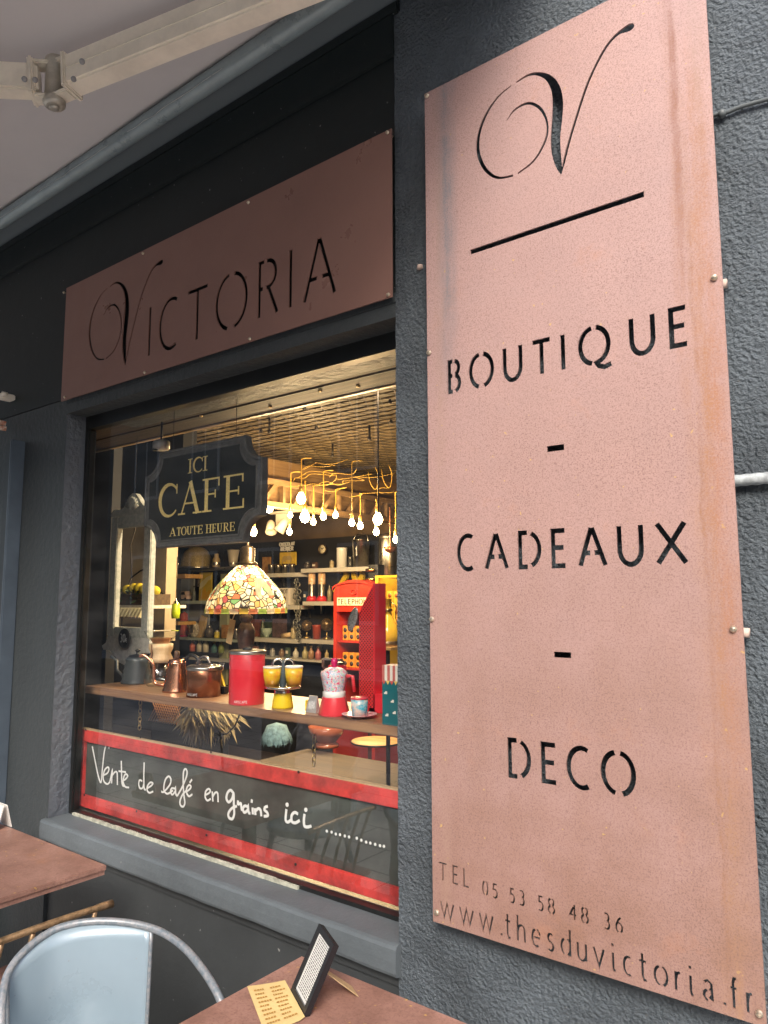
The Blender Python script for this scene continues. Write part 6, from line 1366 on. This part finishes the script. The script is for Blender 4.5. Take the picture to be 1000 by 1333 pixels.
for row, py in enumerate((834, 869)):
    zz = P(450, py, 2.8)[2] - .1
    MB().b2((-hw_ + 5.2 * m, .02, zz - 2 * m), (hw_ - 5.2 * m, .379, zz)).build('inner_shelf', phm, ph)
    for k in range(4):
        xx = Lx - hw_ + (12 + k * 11) * m
        t = thing('coffee_tin', '%s orange coffee tin on the %s inner shelf of the phone box' % (('leftmost', 'second', 'third', 'rightmost')[k], ('upper', 'lower')[row]), 'tin', (xx, 2.83, zz + .1015), 'orange tins in the phone box')
        MB().box((0, 0, 9.5 * m), (9.6 * m, 8 * m, 19 * m), bev=.6 * m).build('tin_body', tinm, t)
        for z_ in (13.5, 5): MB().lathe([(0, 0), (3 * m, 0), (3 * m, .4 * m), (0, .4 * m)], (0, 0, 0), 12).xf(Matrix.Rotation(PI / 2, 4, 'X')).xf(Matrix.Translation((0, -4.0 * m, z_ * m))).build('oval_label', mat('print_black', (.03,) * 3), t)
# yellow display case at the right with tins and steel cylinders
w = P(509, 812, 2.2); m = mpp(w); L = tuple(w)
dc = thing('yellow_display_case', 'yellow framed glass display case at the right edge of the window', 'display case', L)
yl = mat('yellow_frame', (.75, .45, .03), .4)
for (a, b_) in (((-26 * m, 0, 60 * m), (26 * m, .02, 63 * m)), ((-26 * m, 0, -60 * m), (-21 * m, .3, 59.9 * m)), ((-20.9 * m, 0, -2 * m), (26 * m, .25, 0))): MB().b2(a, b_).build('case_rail', yl, dc)
MB().add([(-21 * m, -.003, 0), (26 * m, -.003, 0), (26 * m, -.003, 75 * m), (-21 * m, -.003, 75 * m)], [(0, 1, 2, 3)]).build('case_glass', thin_glass('clear_glass'), dc)
for r_ in range(2):
    for k in range(4):
        t = thing('coffee_tin', '%s yellow boxed tin in the %s row of the display case' % (('leftmost', 'second', 'third', 'rightmost')[k], ('lower', 'upper')[r_]), 'tin', (L[0] + (-14 + k * 11) * m, L[1] + .1, L[2] + (.3 + r_ * 21.5) * m), 'yellow tins in the display case')
        MB().box((0, 0, 10.5 * m), (10.2 * m, 9 * m, 21 * m), bev=.5 * m).build('tin_body', mat('yellow_tin', (.75, .45, .06), .4, var=.1, vscale=25), t)
        MB().lathe([(0, 0), (3 * m, 0), (3 * m, .4 * m), (0, .4 * m)], (0, 0, 0), 12).xf(Matrix.Rotation(PI / 2, 4, 'X')).xf(Matrix.Translation((0, -4.5 * m, 15 * m))).build('oval_label', mat('orange_label', (.4, .12, .02), .5), t)
w = P(507, 778, 3.05); m = mpp(w); lathe_item('steel_urn', 'tall brushed steel urn above the display case at the right edge', 'urn', w, m, [('urn_body', [(0, 0), (13, 0), (13, 76), (12, 78)], steel), ('urn_lid', [(13.5, 78), (13.5, 81), (5, 84), (0, 85)], steel)])
w = P(508, 720, 2.7); m = mpp(w); lathe_item('copper_ladle', 'dark copper bowl hanging in front of the steel urn', 'bowl', w, m, [('ladle_bowl', [(0, 0), (6, 2), (9, 8), (8, 8), (5, 4)], dkcop), ('ladle_stem', [(.8, 8), (.8, 60)], dkcop)])
w = P(486, 745, 2.9); m = mpp(w); t = thing('black_machine', 'black machine with brass fittings between bucket and urn', 'machine', w)
MB().b2((-8 * m, 0, -70 * m), (8 * m, .2, 10 * m)).build('machine_body', black_p, t)
for z_ in (3, -9): MB().tube([(-9 * m, -.02, z_ * m), (4 * m, -.02, z_ * m)], 2 * m, 10).build('fitting', brass, t)

# ================================================================== LIGHTS
glow = mat('bulb_glow', (1, .85, .6), .5, emis=(1, .66, .30), es=26)
cordm = mat('yellow_cord', (.60, .36, .04), .5); sockm = mat('brass_socket', (.7, .45, .12), .35, .8)
bulbs = [(350, 661, 8, 608, 2.0, 1), (392, 650, 7.5, 597, 1.8, 1), (397, 674, 8, 626, 2.1, 1), (378, 671, 4, 615, 1.9, 0), (377, 693, 4.5, 640, 2.3, 0), (408, 680, 4.5, 632, 2.2, 0), (421, 673, 5, 613, 1.9, 0), (437, 671, 4.5, 637, 2.4, 0), (458, 681, 5, 600, 1.7, 1), (469, 685, 5, 642, 2.1, 0), (492, 677, 8, 636, 1.9, 1), (490, 693, 5, 650, 2.2, 0), (515, 703, 4.5, 640, 2.2, 0), (330, 693, 6, 640, 2.1, 1)]
where = {350: 'leftmost beside the cafe board', 392: 'highest of the large ones', 397: 'large one below the highest bulb', 378: 'small one left of the large pair', 377: 'lowest small one above the yellow sign', 408: 'small one right of the large pair', 421: 'fourth small one on a long straight cord', 437: 'short cord between two longer ones', 458: 'longest straight cord in the middle right', 469: 'curved cord right of the longest one', 492: 'large one beside the black pendant cable', 490: 'below the large bulb beside the black cable', 515: 'rightmost against the pier edge', 330: 'at the lower right corner of the cafe board'}
for (px, py, r_, pt, Y, big_) in bulbs:
    w = np.array(P(px, py, Y)); m = mpp(w); rr_ = r_ * .82
    t = thing('hanging_bulb', 'glowing bare bulb on yellow cord, ' + where[px], 'light bulb', w, 'bare bulbs on yellow cords')
    MB().lathe([(0, -rr_ * m), (rr_ * .6 * m, -rr_ * .8 * m), (rr_ * m, 0), (rr_ * .8 * m, rr_ * .7 * m), (rr_ * .35 * m, rr_ * 1.5 * m)], (0, 0, 0), 16).build('bulb', glow, t)
    MB().lathe([(rr_ * .4 * m, rr_ * 1.45 * m), (rr_ * .5 * m, rr_ * 1.6 * m), (rr_ * .5 * m, rr_ * 1.6 * m + 6 * m), (1 * m, rr_ * 1.6 * m + 8 * m)], (0, 0, 0), 12).build('socket', sockm, t)
    top_ = (py - pt) * m; jx = random.choice((-1, 1)) * 1.0
    pts = [(0, 0, rr_ * 1.6 * m + 7 * m), (.4 * m, 0, top_ * .6), (0, 0, top_ - 3 * m), (jx * 1.0 * m, 0, top_), (jx * 4 * m, .02, top_ + 1.6 * m), (jx * 8 * m, .05, top_ + 2 * m)]
    MB().tube(cat(pts, 4), .6 * m, 6).build('cord', cordm, t)
    point_light('bulb_light', (0, -.0, -rr_ * m * 1.3), 9 if big_ else 4.0, (1, .70, .36), .03, t)
w = P(440, 620, 2.0); m = mpp(w); t = thing('cord_tangle', 'tangle of yellow cords strung below the slatted ceiling', 'cord', w)
for k in range(10):
    x_ = random.uniform(-95, -10) * m; z0_ = random.uniform(-22, 16) * m; y_ = z0_ * -1.5; n_ = random.randint(4, 8); pts = []
    for i in range(n_): pts.append((x_ + i * random.uniform(14, 20) * m, y_ + random.uniform(-.06, .06), z0_ + random.uniform(-3.5, 3.5) * m))
    MB().tube(cat(pts, 5), .26 * m, 5).build('cord', cordm, t)
zc = 14 * m
for k in range(2):
    x_ = (34 + k * 22) * m; pts = [(x_, .1, zc - .04), (x_ + 4 * m, .1, zc - .12), (x_ + 10 * m, .12, zc - .16), (x_ + 14 * m, .12, zc - .08), (x_ + 12 * m, .1, zc - .02)]
    MB().tube(cat(pts, 4), .45 * m, 5).build('cord_loop', cordm, t)
# black pendant cable
w = P(492, 505, .66); m = mpp(w); t = thing('pendant_cable', 'long black cable hanging from a lit ceiling lamp at the upper right', 'lamp', (w[0], w[1], 2.585))
zz = P(492, 668, .66)[2]
MB().tube([(0, 0, -.03), (.001, 0, zz - 2.585)], .0028, 6).build('cable', black_p, t)
MB().lathe([(.0, -.035), (.05, -.035), (.06, -.02), (.06, 0)], (.03, 0, 0), 20).build('ceiling_lamp', mat('bulb_glow', (1,) * 3), t)
ld = bpy.data.lights.new('ceiling_lamp_light', 'SPOT'); ld.energy = 110; ld.color = (1, .80, .55); ld.spot_size = math.radians(125); ld.spot_blend = .8; ld.shadow_soft_size = .06
lo = bpy.data.objects.new('ceiling_lamp_light', ld); COL.objects.link(lo); lo.parent = t; lo.location = (.03, .02, -.06)
lo.rotation_euler = (Vector((1.1, .05, 1.0))).to_track_quat('Z', 'Y').to_euler()
# track spots
w = P(366, 680, 2.6); m = mpp(w); t = thing('track_spots', 'white twin track spotlights above the yellow sign', 'spotlight', w)
whm = mat('warm_white_metal', (.62, .56, .46), .4)
MB().b2((-22 * m, 0, 12 * m), (26 * m, .04, 15 * m)).build('track', whm, t)
MB().b2((-10 * m, 0, -3 * m), (6 * m, .08, 11.5 * m)).build('driver_box', whm, t)
for s_ in (-1, 1):
    mb = MB().lathe([(3 * m, 0), (5 * m, 3 * m), (7.5 * m, 18 * m), (6.5 * m, 18 * m), (5 * m, 10 * m)], (0, 0, 0), 18); mb.xf(Matrix.Translation((s_ * 14 * m, -.03, 2 * m)) @ Matrix.Rotation(math.radians(180 - s_ * (-25)), 4, 'Y') @ Matrix.Rotation(math.radians(20), 4, 'X')); mb.build('spot_head', whm, t)

# ================================================================== BELOW THE SHELF
dk = wood('dark_table_wood', (.02, .011, .006), (.06, .032, .018), 0, 2.5, .65)
zt2 = .82; a = PZ(322, 993, zt2); bq = PZ(345, 965, zt2); L = (a[0] + .6, a[1] + .25, .1)
t = thing('low_table', 'dark wooden table inside the shop below the hanging shelf', 'table', L)
loc_build(MB().b2((a[0], a[1], zt2 - .03), (a[0] + 1.6, bq[1], zt2), bev=.003), 'table_top', dk, t, L)
for x in (a[0] + .05, a[0] + 1.5):
    for y in (a[1] + .05, bq[1] - .05): loc_build(MB().b2((x - .02, y - .02, .1), (x + .02, y + .02, zt2 - .031)), 'leg', black_p, t, L)
def on(px, py): 
    w = PZ(px, py, zt2 + .001); return w, mpp(w)
w, m = on(360, 967); t = thing('teal_wig', 'pale teal shaggy fur bundle on the low table', 'fur bundle', w)
f_ = MB()
MB().lathe([(17 * m, 0), (18 * m, 10 * m), (13 * m, 22 * m), (0, 26 * m)], (0, 0, 0), 18).build('fur_core', mat('teal_fur', (.18, .30, .34), .9, var=.3, vscale=60), t)
for k in range(900):
    a_ = random.uniform(0, 2 * PI); z_ = random.uniform(4, 24); r0 = (18 if z_ < 12 else 18 - (z_ - 12)) * m
    d = Vector((math.cos(a_), math.sin(a_), 0)); p = d * r0 + Vector((0, 0, z_ * m)); tt_ = Vector((-d.y, d.x, 0)) * .9 * m
    e_ = p + d * 2.5 * m + Vector((random.uniform(-2, 2) * m, 0, -random.uniform(5, 9) * m)); f_.add([p - tt_, p + tt_, e_], [(0, 1, 2)])
o = f_.build('fur_strands', mat('teal_fur', (.2,) * 3), t); o['kind'] = 'stuff'
w, m = on(425, 972); lathe_item('terracotta_pot', 'shiny terracotta bowl pot on a foot on the low table', 'pot', w, m, [('pot_foot', [(0, 0), (16, 0), (16, 3), (12, 6)], mat('terracotta_gloss', (.32, .09, .04), .2)), ('pot_body', [(12, 6), (21, 16), (24, 26), (22, 26), (17, 14)], mat('terracotta_gloss', (.3,) * 3))])
w, m = on(490, 967); lathe_item('round_board', 'round pale wooden serving board on the low table at the right', 'board', w, m, [('board_disc', [(0, 0), (32, 0), (33, 1.5), (32, 3), (0, 3)], wood('honey_wood', (.4,) * 3, (.6,) * 3)), ('board_rim', [(33.2, .5), (33.8, 1.5), (33.2, 2.5)], black_p)])
# raffia bundle
w = P(275, 935, .75); m = mpp(w); t = thing('raffia_fan', 'cream dried palm and raffia bundle with black lamp cord below the shelf', 'dried palm', w)
rf = MB()
for k in range(900):
    a_ = random.uniform(-.95, 1.25); ln_ = random.uniform(25, 52); s = Vector((random.uniform(-26, 26) * m, random.uniform(-.06, .06), random.uniform(6, 22) * m))
    d = Vector((math.sin(a_) * .8, random.uniform(-.25, .1), -math.cos(a_) * .85)); e_ = s + d * ln_ * m; b_ = Vector((d.z, 0, -d.x)).normalized() * random.uniform(.4, .9) * m
    mid_ = s.lerp(e_, .6) + Vector((0, -.01, .0)); rf.add([s - b_ * .4, s + b_ * .4, mid_ + b_, e_, mid_ - b_], [(0, 1, 2, 3, 4)])
o = rf.build('raffia_strands', mat('raffia', (.50, .40, .20), .7, var=.2, vscale=30), t); o['kind'] = 'stuff'
lv = MB()
for k in range(26):
    a_ = -1.0 + k * .055 + random.uniform(-.05, .05); s = Vector((-20 * m + random.uniform(-5, 5) * m, -.03, 16 * m)); d = Vector((math.sin(a_), -.1, -math.cos(a_))); L_ = random.uniform(40, 58) * m; b_ = Vector((d.z, 0, -d.x)).normalized() * 3.4 * m
    lv.add([s, s + d * L_ * .45 + b_, s + d * L_, s + d * L_ * .45 - b_], [(0, 1, 2, 3)])
o = lv.build('palm_leaves', mat('pale_palm', (.60, .54, .38), .6, var=.15), t); o['kind'] = 'stuff'
MB().tube([tuple(np.array(P(a_, b_, .70)) - w) for a_, b_ in ((249, 925), (262, 940), (276, 952), (286, 957), (296, 955), (306, 945), (312, 930))], 1 * m, 6).build('cord', black_p, t)
cx_ = np.array(P(284, 957, .69)) - w; MB().box(tuple(cx_), (13 * m, 5 * m, 8 * m), ry=.25, bev=1 * m).build('cord_switch', black_p, t)
# wire basket
w = P(216, 925, 1.0); m = mpp(w); t = thing('wire_basket', 'orange wire mesh basket in the dark below the left of the shelf', 'basket', w)
gm_ = mat('orange_wire', (.45, .2, .06), .5)
for k in range(-5, 6):
    MB().tube([((k * 5 - 12) * m, 0, -16 * m), ((k * 5 + 12) * m, 0, 16 * m)], .7 * m, 5).build('wire', gm_, t); MB().tube([((k * 5 + 12) * m, .006, -16 * m), ((k * 5 - 12) * m, .006, 16 * m)], .7 * m, 5).build('wire', gm_, t)
MB().b2((-40 * m, .03, -200 * m), (40 * m, .3, -17 * m)).build('stand', black_p, t)
# coiled cable on the sill inside
w = P(135, 1050, .16); m = mpp(w); cbl = MB()
for k in range(4): cbl.tube([(math.cos(q_ * .5) * (12 + k * 2) * m, .02 + math.sin(q_ * .5) * .02, (1 + k) * m + q_ * .1 * m) for q_ in range(13)], .7 * m, 5)
t = thing('coiled_wire', 'pale coiled wire lying inside the window at the lower left', 'wire', (w[0], w[1], ZS + .003)); o = cbl.build('coil', mat('pale_wire', (.55, .5, .4), .6), t); o['kind'] = 'stuff'
struct('inner_sill', MB().b2((-2.86, .136, .60), (XR + .2, .32, ZS - .0)), black_p)
